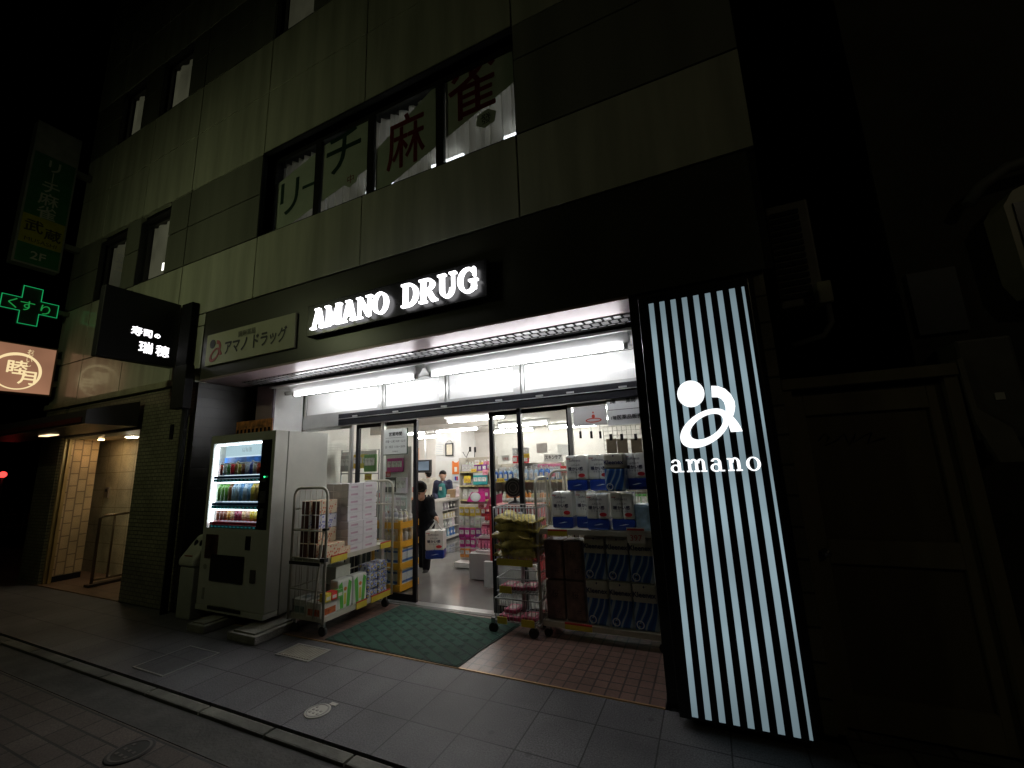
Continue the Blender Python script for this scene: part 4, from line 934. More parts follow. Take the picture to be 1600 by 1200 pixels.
def kleen(b, w=.19, h=.35, d_=.19):
    b.mat(M('kitchen_film', (.52, .5, .42), .3, var=.06)).box(-w / 2, w / 2, -d_ / 2, d_ / 2, .2, h, .025)
    if 'blue_swirl' not in MATS:
        mm, nt, bb, out = nodes_of('blue_swirl'); tc = nt.nodes.new('ShaderNodeTexCoord'); wv = nt.nodes.new('ShaderNodeTexWave'); wv.inputs['Scale'].default_value = 4.2; wv.inputs['Distortion'].default_value = 9; wv.inputs['Detail'].default_value = 0; wv.inputs['Detail Scale'].default_value = 1.2
        rp = nt.nodes.new('ShaderNodeValToRGB'); E_ = rp.color_ramp.elements; E_[0].position = .0; E_[0].color = (.015, .07, .28, 1); E_[1].position = .8; E_[1].color = (.03, .14, .42, 1); e = E_.new(.9); e.color = (.35, .45, .55, 1)
        nt.links.new(tc.outputs['Object'], wv.inputs['Vector']); nt.links.new(wv.outputs['Color'], rp.inputs[0]); nt.links.new(rp.outputs[0], bb.inputs['Base Color']); bb.inputs['Roughness'].default_value = .3; MATS['blue_swirl'] = mm
    b.mat(MATS['blue_swirl']).box(-w / 2 + .0005, w / 2 - .0005, -d_ / 2 + .0005, d_ / 2 - .0005, .001, .215, .02)
    fy = -d_ / 2 - .0008; b.mat(M('kitchen_ink', (.02, .02, .1), .4)).text('Kleenex', (0, fy, .25), XA, ZA, .055, ext=.0008, wid=.0016).text('♦', (.0, fy, .32), XA, ZA, .02, ext=.0008)
    b.mat(M('roll_pack_white_ink')); b.ring([(-.05 + .032 * math.cos(q), fy, .045 + .032 * math.sin(q)) for q in [2 * math.pi * k / 18 for k in range(18)]], [(-.05 + .024 * math.cos(q), fy, .045 + .024 * math.sin(q)) for q in [2 * math.pi * k / 18 for k in range(18)]], (0, -.001, 0))
    b.mat(M('kitchen_ink')).prism([(-.05 + .012 * math.cos(q), fy, .045 + .01 * math.sin(q)) for q in [2 * math.pi * k / 10 for k in range(10)]], (0, -.001, 0))
KP = proto(lambda b: kleen(b)); TG = 'toilet roll packs on the trolley'; KG = 'kitchen roll packs on the trolley'
for x, y, z, l in ((-1.359, 4.115, .952, 'white and blue toilet roll pack at the trolley end by the sacks'), (-1.126, 4.160, .952, 'white and blue toilet roll pack second from the sacks, half hidden'), (0, 0, 0, None)):
    if l: put(RP, 'toilet_roll_pack', (x, y, z), (1, 1, 1), l, 'toilet rolls', TG, 0, (1.05, .88, 1.05))
put(RP, 'toilet_roll_pack', (-0.995, 4.065, .952), (1, 1, 1), 'white and blue toilet roll pack standing foremost on the shelf', 'toilet rolls', TG, 0, (1.06, .85, 1.0)); put(RP, 'toilet_roll_pack', (-0.765, 4.075, .952), (1, 1, 1), 'white and blue toilet roll pack under the blue wave pattern pack', 'toilet rolls', TG, 0, (1.06, .85, 1.0))
put(RP, 'toilet_roll_pack', (-1.198, 4.155, 1.302), (1, 1, 1), 'toilet roll pack on the top layer nearest the sliding door', 'toilet rolls', TG, 0, (1.05, .88, 1.05)); put(RP, 'toilet_roll_pack', (-0.974, 4.175, 1.302), (1, 1, 1), 'toilet roll pack on the top layer behind the wave pattern pack', 'toilet rolls', TG, 0, (1.05, .88, 1.05)); put(RP, 'toilet_roll_pack', (-0.642, 4.235, 1.302), (1, 1, 1), 'toilet roll pack on the top layer nearest the lightbox', 'toilet rolls', TG, 0, (1.05, .88, 1.05))
put(KP, 'kitchen_roll_pack', (-0.808, 4.075, 1.3), (1, 1, 1), 'blue wave pattern kitchen roll pack on top of toilet rolls', 'kitchen roll pack', KG)
put(proto(lambda b: b.mat(M('diaper_blue', (.3, .45, .6), .3, var=.25, scale=18)).box(-.075, .075, -.1, .1, .001, .23, .03)), 'wipes_pack', (-0.599, 4.105, .952), (1, 1, 1), 'light blue soft pack at the shelf end beside the lightbox', 'pack', None)
for i, x in enumerate((-1.05, -.84, -.635)):
    for r in range(2): put(KP, 'kitchen_roll_pack', (x, 4.06, .137 + r * .385), (1, 1, 1), ('upper' if r else 'lower') + ' blue wave kitchen roll pack, ' + ('beside the red packs', 'middle of the low deck', 'beside the lightbox')[i], 'kitchen roll pack', KG, 0, (1.06, .95, 1.09))
def redp(b): b.mat(M('red_wrap', (.17, .1, .085), .4, var=.45, scale=14)).box(-.09, .09, -.1, .1, .001, .34, .02); b.mat(M('red_wrap_ink', (.04, .015, .015), .4)).text('桜', (0, -.1008, .2), XA, ZA, .07, ext=.0008).text('花', (.03, -.1008, .06), XA, ZA, .05, ext=.0008)
RDP = proto(redp)
for i, x in enumerate((-1.455, -1.26)):
    for r in range(2): put(RDP, 'paper_pack', (x, 4.08, .137 + r * .36), (1, 1, 1), ('upper' if r else 'lower') + ' dark red paper pack ' + ('next to the trolley end frame' if i == 0 else 'touching the blue wave packs'), 'paper pack', 'dark red packs on the low deck', 0, (1.02, 1, 1.04))
# ------------------------------------------------------------------ basket stand with sacks
t = thing('basket_stand', 'low wire basket stand on casters with a grey post by the door', 'stand', (-1.87, 3.98, 0))
SG = M('stand_grey', (.35, .36, .37), .35, .5)
MB().tube([(-1.8, 4.02, .12), (-1.8, 4.02, 1.1)], .022).build('post', SG, t)
def basket(x0, x1, y0, y1, z0, h):
    m = MB()
    for z in (z0, z0 + h): m.tube([(x0, y0, z), (x1, y0, z), (x1, y1, z), (x0, y1, z)], .006, 6, True)
    for k in range(13):
        x = x0 + (x1 - x0) * k / 12; m.tube([(x, y0, z0 + h), (x, y0, z0), (x, y1, z0), (x, y1, z0 + h)], .0028, 5)
    for k in range(1, 7):
        y = y0 + (y1 - y0) * k / 7; m.tube([(x0, y, z0 + h), (x0, y, z0), (x1, y, z0), (x1, y, z0 + h)], .0028, 5)
    m.build('basket', SG, t)
basket(-2.03, -1.57, 3.84, 4.18, .12, .2); basket(-2.01, -1.59, 3.86, 4.18, .38, .12); basket(-2.03, -1.57, 3.86, 4.18, .66, .5)
for x in (-2.06, -1.64):
    for y in (3.86, 4.14): caster(t, x, y)
m = MB(); m.mat(PRY).box(-2.0, -1.9, 3.825, 3.832, .1, .16).box(-1.75, -1.62, 3.825, 3.832, .1, .16).box(-1.98, -1.85, 3.845, 3.852, .37, .43).box(-2.0, -1.62, 3.845, 3.852, .62, .68); m.build('price_strip', None, t)
SK = M('sack_yellow', (.42, .34, .09), .25, var=.7, scale=11, bump=.8)
def sack(b, seed=0):
    random.seed(seed); b.mat(SK); n1, n2 = 12, 8; top, bot = [], []
    for L_, sg in ((top, 1), (bot, -1)):
        for i in range(n1 + 1):
            row = []
            for j in range(n2 + 1):
                u, v = i / n1 * 2 - 1, j / n2 * 2 - 1
                hh = .055 * (1 - u ** 4) ** .6 * (1 - v ** 4) ** .6 + .004
                row.append(b.bm.verts.new((u * .225, v * .155, .06 + sg * hh + random.uniform(-.016, .016) + (.03 * math.sin(u * 2 + seed) if sg > 0 else 0))))
            L_.append(row)
        for i in range(n1):
            for j in range(n2): f = b.bm.faces.new((L_[i][j], L_[i + 1][j], L_[i + 1][j + 1], L_[i][j + 1])); f.smooth = True
    e = lambda L_: [L_[0][j] for j in range(n2 + 1)] + [L_[i][n2] for i in range(1, n1 + 1)] + [L_[n1][j] for j in range(n2 - 1, -1, -1)] + [L_[i][0] for i in range(n1 - 1, 0, -1)]
    a, c = e(top), e(bot)
    for k in range(len(a)): b.bm.faces.new((a[k], c[k], c[(k + 1) % len(a)], a[(k + 1) % len(a)]))
LBL = ['bottom yellow plastic sack in the pile, resting in the top basket', 'second yellow plastic sack from the bottom of the pile', 'middle creased yellow plastic sack of the pile', 'yellow plastic sack just under the topmost one', 'topmost yellow plastic sack sagging over the wire basket']
for k in range(5): put(proto(lambda b: sack(b, k)), 'plastic_sack', (-1.79 + (-.02, .0, -.03, .01, .0)[k], 3.99, (.665, .745, .825, .905, .98)[k]), (1, 1, 1), LBL[k], 'sack', 'yellow plastic sacks', (0, .03, -.04, .02, .05)[k])
PK = proto(lambda b: (b.mat(M('pink_wrap', (.42, .06, .14), .35, var=.5, scale=22)).box(-.07, .07, -.09, .09, .001, .035, .01), b.mat(M('pink_wrap_label', (.6, .5, .5), .4)).box(-.04, .04, -.05, .05, .0352, .036)))
for k, (x, y, z, r) in enumerate(((-1.93, 3.95, .13, .3), (-1.83, 3.93, .13, -.2), (-1.69, 3.96, .13, .1), (-1.9, 4.0, .168, .5), (-1.92, 3.98, .39, .2), (-1.8, 3.97, .39, -.3), (-1.7, 4.0, .39, .1))):
    put(PK, 'pink_packet', (x, y, z), (1, 1, 1), 'flat pink packet lying in the %s wire basket by the door' % ('lowest' if z < .3 else 'middle'), 'packet', 'flat pink packets')
random.seed(11)
# ------------------------------------------------------------------ yellow shelf rack inside the door
t = thing('shelf_rack', 'yellow plastic shelf rack with four tiers inside the door', 'shelf rack', (-4., 4.72, 0))
YP = M('rack_yellow', (.72, .36, .02), .4, var=.06)
rx0, rx1, ry0, ry1 = -4.25, -3.79, 4.56, 4.88
for x in (rx0, rx1):
    for y in (ry0, ry1): MB().box(x - .022, x + .022, y - .022, y + .022, .055, .9, .006).build('post', YP, t)
for z in (.08, .34, .61, .85):
    m = MB(); m.box(rx0 - .02, rx1 + .02, ry0 - .024, ry1 + .024, z - .022, z); m.box(rx0 - .03, rx1 + .03, ry0 - .034, ry0 - .0245, z - .05, z + .03); m.box(rx0 - .03, rx1 + .03, ry1 + .0245, ry1 + .034, z - .05, z + .03)
    m.box(rx1 + .0225, rx1 + .032, ry0 - .024, ry1 + .024, z - .05, z + .03); m.box(rx0 - .032, rx0 - .0225, ry0 - .024, ry1 + .024, z - .05, z + .03); m.build('tier', YP, t)
for x in (rx0, rx1):
    for y in (ry0, ry1): caster(t, x, y) if False else MB().tube([(x - .01, y, .03), (x + .01, y, .03)], .03, 10).build('wheel', RUB, t)
# ------------------------------------------------------------------ product kinds
OB = MO('product_body', .3); OL = M('product_label', (.75, .75, .72), .4, var=.5, scale=30); CAP = M('product_cap', (.7, .7, .7), .35)
def k_bottle(b): b.mat(OB).lathe([(.028, 0), (.034, .006), (.034, .12), (.016, .15)], seg=10); b.mat(OL).lathe([(.0347, .035), (.0347, .09)], seg=10); b.mat(CAP).lathe([(.016, .151), (.016, .175)], seg=10)
def k_pump(b): b.mat(OB).lathe([(.036, 0), (.042, .008), (.042, .14), (.012, .165)], seg=10, sx=1, sy=.65); b.mat(OL).box(-.025, .025, -.0295, -.028, .03, .11); b.mat(CAP).lathe([(.012, .166), (.012, .2)], seg=8).box(-.035, .008, -.008, .008, .2, .212)
def k_pouch(b):
    b.mat(OB); n = 6; P = []
    for z, w, d in ((0, .05, .03), (.02, .055, .034), (.09, .056, .022), (.15, .054, .008), (.17, .054, .002)): P.append([b.bm.verts.new((w * math.copysign(abs(math.cos(q)) ** .5, math.cos(q)), d * math.sin(q), z)) for q in [2 * math.pi * k / 12 for k in range(12)]])
    for A, Bq in zip(P, P[1:]):
        for j in range(12): f = b.bm.faces.new((A[j], A[(j + 1) % 12], Bq[(j + 1) % 12], Bq[j])); f.smooth = True
    b.bm.faces.new(P[0][::-1]); b.bm.faces.new(P[-1]); b.mat(OL).box(-.03, .03, -.034, -.03, .05, .1)
def k_carton(b): b.mat(OB).box(-.045, .045, -.03, .03, 0, .13, .003); b.mat(OL).box(-.035, .035, -.0308, -.03, .03, .1); b.mat(CAP).box(-.035, .0, -.0312, -.0308, .075, .09)
def k_jar(b): b.mat(OB).lathe([(.03, 0), (.036, .006), (.036, .06)], seg=12); b.mat(CAP).lathe([(.037, .061), (.037, .085)], seg=12)
def k_tube(b): b.mat(OB).lathe([(.02, .03), (.024, .04), (.02, .1)], seg=10, sy=.7).box(-.026, .026, -.003, .003, .1, .15); b.mat(CAP).lathe([(.019, 0), (.019, .029)], seg=10)
def k_hang(b): b.mat(OB).box(-.045, .045, -.012, .012, -.17, -.03, .008); b.mat(OL).box(-.035, .035, -.0128, -.012, -.12, -.06); b.mat(CAP).box(-.045, .045, -.002, .002, -.029, 0)
KIND = {}
for k, f in (('bottle', k_bottle), ('pump_bottle', k_pump), ('pouch', k_pouch), ('carton', k_carton), ('jar', k_jar), ('squeeze_tube', k_tube), ('hanging_packet', k_hang)): KIND[k] = proto(f)
CNAME = {'white': (.78, .78, .76), 'blue': (.05, .16, .5), 'pale blue': (.45, .62, .75), 'pink': (.75, .25, .38), 'red': (.6, .04, .05), 'green': (.15, .42, .1), 'yellow': (.75, .6, .08), 'orange': (.75, .3, .06), 'teal': (.03, .35, .36), 'purple': (.3, .06, .36), 'cream': (.75, .66, .45), 'magenta': (.55, .03, .28), 'brown': (.2, .09, .04), 'black': (.02, .02, .02), 'silver': (.5, .5, .52)}
def row(where, kind, cols, x0, x1, y, z, step, yx=False, s=1., rot=0, group=None):
    """goods side by side on one shelf, each an object of its own"""
    n = max(1, int((x1 - x0) / step)); cat = kind.replace('_', ' ')
    run = 0
    for i in range(n):
        if run <= 0: cn = random.choice(cols); run = random.randint(2, 4); sc = s * random.uniform(.85, 1.12)
        run -= 1
        x = x0 + (i + .5) * step + random.uniform(-.004, .004)
        put(KIND[kind], kind, (y, x, z) if yx else (x, y + random.uniform(-.01, .01), z), [min(1, max(0, c * random.uniform(.9, 1.1))) for c in CNAME[cn]], '%s %s %s' % (cn, cat, where), cat, group or ('goods ' + where), rot + random.uniform(-.12, .12), (sc, sc, sc * (1 if kind != 'pouch' else random.uniform(1, 1.15))))
# rack goods
for z, kk, cl, s in ((.85, 'bottle', ['white', 'cream', 'brown', 'silver'], .95), (.61, 'pump_bottle', ['white', 'cream', 'silver'], .95)):
    for y in (4.62, 4.72, 4.83): row('on the ' + ('top' if z > .8 else 'second') + ' tier of the yellow rack', kk, cl, rx0 + .04, rx1 - .01, y, z + .001, .082, s=s)
def bluebox(b): b.mat(M('blue_white_carton', (.6, .64, .66), .4, var=.08)).box(-.1, .1, -.07, .07, 0, .2, .004); b.mat(M('carton_blue', (.03, .12, .38), .4)).box(-.1006, .1006, -.0706, .0706, .03, .06).box(-.1006, .1006, -.0706, .0706, .15, .175)
BX = proto(bluebox)
for z in (.08, .34):
    for x in (-4.14, -3.9):
        for y in (4.64, 4.79): put(BX, 'carton', (x, y, z + .001), (1, 1, 1), 'blue and white carton on the %s tier of the yellow rack' % ('lowest' if z < .2 else 'third'), 'carton', 'cartons on the yellow rack')
# ------------------------------------------------------------------ tall shelving behind the right window
GO = M('shelf_cream', (.6, .57, .5), .5, var=.04); GOB = M('shelf_back', (.55, .5, .42), .6)
def shelving(label, x0, x1, y, dep, zs, top, back=True):
    t = thing('shelving', label, 'shelving', ((x0 + x1) / 2, y, 0))
    if back: MB().box(x0, x1, y + dep - .02, y + dep, .02, top).build('back', GOB, t)
    for x in (x0, x1 - .025): MB().box(x, x + .025, y, y + dep - .021, .02, top).build('side_panel', GO, t)
    for z in zs:
        m = MB(); m.box(x0 + .026, x1 - .026, y + .002, y + dep - .022, z - .02, z); m.build('shelf', GO, t)
        m = MB(); m.box(x0 + .026, x1 - .026, y - .012, y + .001, z - .03, z + .004); m.build('price_rail', M('price_rail', (.62, .55, .3), .5, var=.5, scale=20), t)
    return t
ZS = (.12, .5, .9, 1.3)
shelving('cream shelving of toiletries seen through the right glass door leaf', -3.5, -2.15, 6.55, .45, ZS, 1.58); shelving('cream skin care shelving behind the toilet roll trolley', -2.12, -.72, 6.55, .45, ZS, 1.6)
W1, W2 = 'on the toiletries shelving', 'on the skin care shelving'
for y in (6.63, 6.8):
    row(W1 + ', top shelf', 'pump_bottle', ['white', 'pale blue', 'blue'], -3.45, -2.2, y, 1.301, .095, s=1.05)
    row(W2 + ', top shelf', 'pouch', ['white', 'blue', 'pale blue', 'white'], -2.08, -1.5, y, 1.301, .13, s=1.7)
row(W2 + ', top shelf right of the bags', 'bottle', ['white', 'pink', 'pale blue', 'teal', 'cream'], -1.48, -.76, 6.63, 1.301, .078, s=1.05)
row(W1 + ', third shelf', 'bottle', ['cream', 'orange', 'white', 'yellow'], -3.45, -2.2, 6.63, .901, .078, s=1.25); row(W1 + ', third shelf, back row', 'pump_bottle', ['cream', 'pink', 'white'], -3.45, -2.2, 6.8, .901, .095, s=1.1)
row(W2 + ', third shelf', 'carton', ['green', 'white', 'pink', 'cream', 'teal'], -2.08, -.76, 6.63, .901, .1, s=1.15); row(W2 + ', second shelf', 'jar', ['white', 'pink', 'yellow'], -2.08, -.76, 6.63, .501, .08, s=1.2)
row(W1 + ', second shelf', 'carton', ['white', 'pink', 'blue'], -3.45, -2.2, 6.63, .501, .1, s=1.1)
for k in range(6):
    put(KIND['carton'], 'carton', (-3.25 + .1 * (k % 3) + .02, 6.62, 1.535 + .12 * (k // 3)) if False else (-3.05 + .1 * (k % 3), 6.7, 1.585 + .135 * (k // 3)), CNAME['red'] if k < 3 else CNAME['silver'], ('red' if k < 3 else 'silver') + ' carton piled above the toiletries shelving', 'carton', 'cartons on top of the shelving')
m = thing('display_tray', 'white tray of cartons on top of the toiletries shelving', 'tray', (-2.95, 6.75, 1.581)); MB().box(-3.12, -2.78, 6.6, 6.99, 1.5805, 1.5845).build('tray', M('tray_white', (.7, .7, .68), .4), m)
t = thing('category_sign', 'white sign with katakana above the skin care shelving', 'sign', (-1.9, 6.52, 1.62))
q0 = onY(850, 722, 6.5); q1 = onY(879, 711, 6.5)
MB().box(q0.x, q1.x, 6.505, 6.515, q0.z, q1.z + .02).build('board', M('sign_white', (.82, .82, .8), .4), t)
m = MB(); m.mat(M('print_black')).text('スキンケア', ((q0.x + q1.x) / 2, 6.504, q0.z + .045), XA, ZA, .075, width=(q1.x - q0.x) * .86, wid=.002, ext=.001); m.build('lettering', None, t)
t = thing('electric_fan', 'black round electric fan standing on a red crate', 'fan', (-2.42, 5.2, 1.06))
m = MB(); m.lathe([(.1, 0), (.1, .02), (.02, .04), (.02, .14)], (-2.42, 5.25, 1.06), 16); m.build('stand', BLK, t)
m = MB(); m.tube([(-2.42, 5.2, 1.27), (-2.42, 5.27, 1.27)], .13, 22); m.build('head', M('fan_black', (.02, .022, .022), .5), t)
m = MB()
for r_ in (.05, .085, .12): m.tube([(-2.42 + r_ * math.cos(a), 5.19, 1.27 + r_ * math.sin(a)) for a in [k * .26 for k in range(24)]], .004, 5, True)
m.build('grille', M('fan_grey', (.15, .15, .15), .4), t)
t = thing('red_crate', 'tall red goods crate with white wire front behind the sacks', 'crate', (-2.4, 5.2, 0))
MB().box(-2.72, -2.05, 5.05, 5.4, .12, 1.055, .01).build('body', M('crate_red', (.42, .03, .04), .4), t)
m = MB()
for k in range(12): m.tube([(-2.64 + k * .05, 5.04, .7), (-2.64 + k * .05, 5.04, 1.05)], .005, 5)
for z in (.7, .88, 1.05): m.tube([(-2.68, 5.04, z), (-2.06, 5.04, z)], .006, 5)
m.build('wire_front', M('wire_white', (.6, .58, .55), .4), t)
# plinth with pink display
t = thing('plinth', 'plain grey plinth carrying a pink cosmetics display', 'plinth', (-3.02, 5.5, 0))
MB().box(-3.21, -2.83, 5.33, 5.7, .03, .37, .006).build('body', M('plinth_grey', (.42, .41, .4), .5, var=.04), t)
t = thing('low_plinth', 'long white low plinth behind the basket stand', 'plinth', (-2.4, 5.5, 0)); MB().box(-2.78, -2.06, 4.98, 5.04, .05, .36, .006).build('body', M('plinth_white', (.6, .59, .57), .5), t)
t = thing('cosmetics_display', 'pink tiered cosmetics display on the grey plinth', 'display', (-3., 5.5, .371))
PKM = M('display_pink', (.72, .12, .28), .4); DW = M('display_white', (.75, .7, .7), .4)
for k in range(3):
    y = 5.38 + k * .1; z = .372 + k * .175
    MB().box(-3.13, -2.84, y, y + .098, z, z + .03).build('tier', DW, t); MB().box(-3.13, -2.84, y + .0985, y + .105, z + .03, z + .175).build('tier_back', M('display_dark_pink', (.22, .02, .08), .4), t)
MB().prism([(-3.13, 5.69, .93), (-2.84, 5.69, .93), (-2.84, 5.69, 1.16), (-3.05, 5.69, 1.1)], (0, .012, 0)).build('header', PKM, t)
for k in range(3): row('on the pink display, ' + ('lowest', 'middle', 'upper')[k] + ' tier', 'squeeze_tube', ['pink', 'red', 'pink'], -3.12, -2.85, 5.43 + k * .1, .403 + k * .175, .052, s=.85)
# hanging stand next to it
t = thing('hook_stand', 'white hook stand of hanging packets behind the grey plinth', 'stand', (-3.55, 6., 0))
MB().box(-3.8, -3.28, 6.05, 6.08, .1, .96).build('panel', M('stand_white', (.7, .68, .66), .5), t); MB().box(-3.8, -3.28, 5.85, 6.05, .03, .1).build('base', M('stand_white'), t)
for k, z in enumerate((.95, .79, .63, .47, .31)): row('on the hook stand behind the plinth, %s row' % ('top', 'second', 'middle', 'fourth', 'lowest')[k], 'hanging_packet', [['blue', 'red', 'yellow', 'white'], ['yellow', 'brown', 'white'], ['purple', 'pink', 'magenta'], ['pink', 'red', 'magenta'], ['yellow', 'orange', 'pink']][k], -3.79, -3.29, 6.02, z, .1)
# shelf unit beyond the counter
shelving('cream shelf unit of small goods beyond the counter', -4.72, -3.98, 7.5, .35, (.35, .62, .9, 1.18, 1.46), 1.74)
W3 = 'on the shelf unit beyond the counter'
row(W3 + ', top shelf', 'carton', ['white', 'pale blue', 'purple', 'cream'], -4.68, -4.02, 7.58, 1.461, .095); row(W3 + ', fourth shelf', 'carton', ['yellow', 'orange', 'white'], -4.68, -4.3, 7.58, 1.181, .1, s=1.1); row(W3 + ', middle shelf', 'pouch', ['magenta', 'white', 'magenta', 'pink'], -4.68, -4.02, 7.58, .901, .125, s=1.1); row(W3 + ', second shelf', 'jar', ['blue', 'orange', 'white', 'yellow'], -4.68, -4.02, 7.58, .621, .078, s=1.2); row(W3 + ', lowest shelf', 'bottle', ['white', 'silver', 'pink'], -4.68, -4.02, 7.58, .351, .08)
row('hung before the shelf unit beyond the counter', 'hanging_packet', ['teal', 'teal', 'purple', 'blue'], -4.34, -3.98, 7.46, 1.42, .1, s=1.3)
t = thing('display_clip', 'black wire card holders on top of the shelf unit', 'clip', (-4.5, 7.6, 1.74)); m = MB(); m.tube([(-4.68, 7.6, 1.86), (-4.6, 7.6, 1.742), (-4.5, 7.6, 1.92)], .008, 5); m.tube([(-4.4, 7.6, 1.742), (-4.38, 7.6, 1.92)], .008, 5); m.box(-4.52, -4.48, 7.59, 7.61, 1.86, 1.96); m.box(-4.4, -4.36, 7.59, 7.61, 1.84, 1.95); m.build('wires', BLK, t)
# counter
t = thing('service_counter', 'grey service counter with open shelves at its end', 'counter', (-5.5, 7.6, 0))
CG_ = M('counter_grey', (.5, .49, .48), .4, var=.04)
m = MB(); m.box(-5.52, -5.2, 7.2, 7.6, .06, .85); m.box(-5.52, -5.22, 7.6, 8.25, .06, .1); m.box(-5.52, -5.5, 7.6, 8.25, .1, .82); m.box(-5.52, -5.2, 8.25, 8.36, .06, .85); m.box(-5.52, -5.22, 7.6, 8.25, .82, .85); m.box(-6.7, -5.525, 7.2, 7.5, .06, .85); m.build('body', CG_, t)
m = MB(); m.box(-5.53, -5.19, 7.19, 8.37, .852, .88); m.box(-6.7, -5.532, 7.19, 7.52, .852, .88); m.build('top', M('counter_top', (.6, .56, .52), .3), t)
m = MB(); m.box(-5.5, -5.23, 7.22, 8.34, 0, .059); m.build('kick', BLK, t)
for z in (.3, .48, .66): MB().box(-5.498, -5.225, 7.602, 8.248, z - .015, z).build('shelf', CG_, t)
for k, (z, kk, cl) in enumerate(((.661, 'pouch', ['black', 'silver']), (.481, 'carton', ['yellow', 'orange', 'cream']), (.301, 'pouch', ['white', 'purple', 'silver']), (.101, 'pouch', ['pale blue', 'white', 'blue']))): row('in the counter end shelves, %s level' % ('top', 'second', 'third', 'lowest')[k], kk, cl, 7.63, 8.24, -5.28, z, .11, yx=True, s=.85, rot=math.pi / 2)
row('on the counter front by the customer', 'carton', ['orange', 'red', 'yellow'], -6.6, -5.6, 7.25, .881, .1, s=.7)
t = thing('leaflet_box', 'brown cardboard leaflet box standing on the counter', 'box', (-5.3, 8.25, .881)); MB().box(-5.42, -5.22, 8.1, 8.33, .881, 1.06).build('box', M('kraft', (.38, .26, .15), .7), t); m = MB(); m.prism([(-5.2, 8.1, .9), (-5.2, 8.33, .9), (-5.21, 8.36, 1.12), (-5.21, 8.15, 1.12)], (.01, 0, 0)); m.build('leaflet', M('leaflet_pink', (.75, .6, .62), .5, var=.4, scale=12), t)
# posters, frames, monitor
def flat(name, label, cat, px0, py0, px1, py1, y, mat, frame=None, th=.012):
    a = onY(px0, py1, y); b = onY(px1, py0, y); t = thing(name, label, cat, ((a.x + b.x) / 2, y, a.z))
    MB().box(a.x, b.x, y - th, y - .001, a.z, b.z).build('sheet', mat, t)
    if frame:
        m = MB(); w = .03; m.box(a.x - w, a.x, y - th - .01, y - .001, a.z - w, b.z + w); m.box(b.x, b.x + w, y - th - .01, y - .001, a.z - w, b.z + w); m.box(a.x, b.x, y - th - .01, y - .001, a.z - w, a.z); m.box(a.x, b.x, y - th - .01, y - .001, b.z, b.z + w); m.build('frame', frame, t)
    return t, a, b
PW_ = M('paper_white', (.8, .8, .77), .5, var=.03)
t, a, b = flat('framed_certificate', 'framed certificate hanging on the white column', 'picture', 698, 694, 707, 711, 9.19, M('paper_cream', (.8, .74, .6), .5), BLK)
m = MB(); m.tube([(a.x, 9.18, b.z + .03), ((a.x + b.x) / 2, 9.18, b.z + .14), (b.x, 9.18, b.z + .03)], .004, 4); m.build('cord', BLK, t)
t, a, b = flat('notice_sheet', 'white printed notice left of the framed certificate', 'notice', 680, 694, 694, 712, 9.19, PW_); m = MB(); m.mat(M('print_pale', (.5, .55, .6), .5))
for k in range(7): m.box(a.x + .04, b.x - .04, 9.1765, 9.1775, a.z + .05 + k * .045, a.z + .062 + k * .045)
m.build('print', None, t)
t, a, b = flat('poster', 'white poster on the column behind the clerk', 'poster', 681, 720, 706, 775, 9.19, PW_)
t, a, b = flat('poster', 'orange poster on the column above the payment card notice', 'poster', 707, 720, 719, 741, 9.19, M('poster_orange', (.75, .2, .04), .4, var=.15, scale=4))
m = MB(); m.mat(PW_).prism([((a.x + b.x) / 2 + .07 * math.cos(q), 9.177, a.z + .33 + .04 * math.sin(q)) for q in [k * .35 for k in range(18)]], (0, -.001, 0)).box((a.x + b.x) / 2 - .05, (a.x + b.x) / 2 + .03, 9.176, 9.177, a.z + .06, a.z + .18); m.build('print', None, t)
t, a, b = flat('payment_notice', 'white payment card notice with a blue and red mark', 'notice', 708, 742, 719, 753, 9.19, M('paper_blue_white', (.7, .75, .8), .5)); cx = (a.x + b.x) / 2; cz = (a.z + b.z) / 2
m = MB(); m.mat(M('mark_blue', (.03, .06, .35), .4)).box(cx - .05, cx, 9.176, 9.177, cz - .05, cz + .05); m.mat(M('mark_red', (.5, .03, .04), .4)).box(cx + .002, cx + .05, 9.176, 9.177, cz - .05, cz + .05); m.build('print', None, t)
flat('wall_poster', 'orange and white poster on the far wall left of the monitor', 'poster', 648, 700, 655, 738, 10.59, M('poster_orange_white', (.75, .42, .28), .5, var=.5, scale=5))
flat('wall_notice', 'white notice sheet on the pinkish back wall', 'notice', 733, 687, 744, 701, 10.59, PW_); flat('wall_notice', 'white calendar sheet seen between the sliding door stiles', 'notice', 768, 690, 775, 704, 10.59, PW_)
flat('wall_notice', 'grey price notice hung above the skin care shelving', 'notice', 839, 692, 855, 708, 6.9, M('notice_grey', (.45, .43, .4), .5)); flat('wall_notice', 'white card above the skin care shelving beside the door stile', 'notice', 872, 694, 888, 712, 6.9, PW_)
t = thing('monitor', 'black monitor mounted high behind the clerk', 'monitor', (-6.2, 8.7, 1.5)); q = onY(662, 731, 8.7)
MB().box(q.x - .21, q.x + .2, 8.7, 8.78, q.z - .12, q.z + .2, .015).build('case', M('monitor_black', (.015, .015, .016), .3), t)
MB().box(q.x - .17, q.x + .16, 8.692, 8.699, q.z - .06, q.z + .16).build('screen', EMIT('screen_blue', (.3, .38, .46), .6, .5), t)
MB().tube([(q.x, 8.77, q.z), (q.x, 8.77, 2.5)], .025).build('arm', FIX, t)
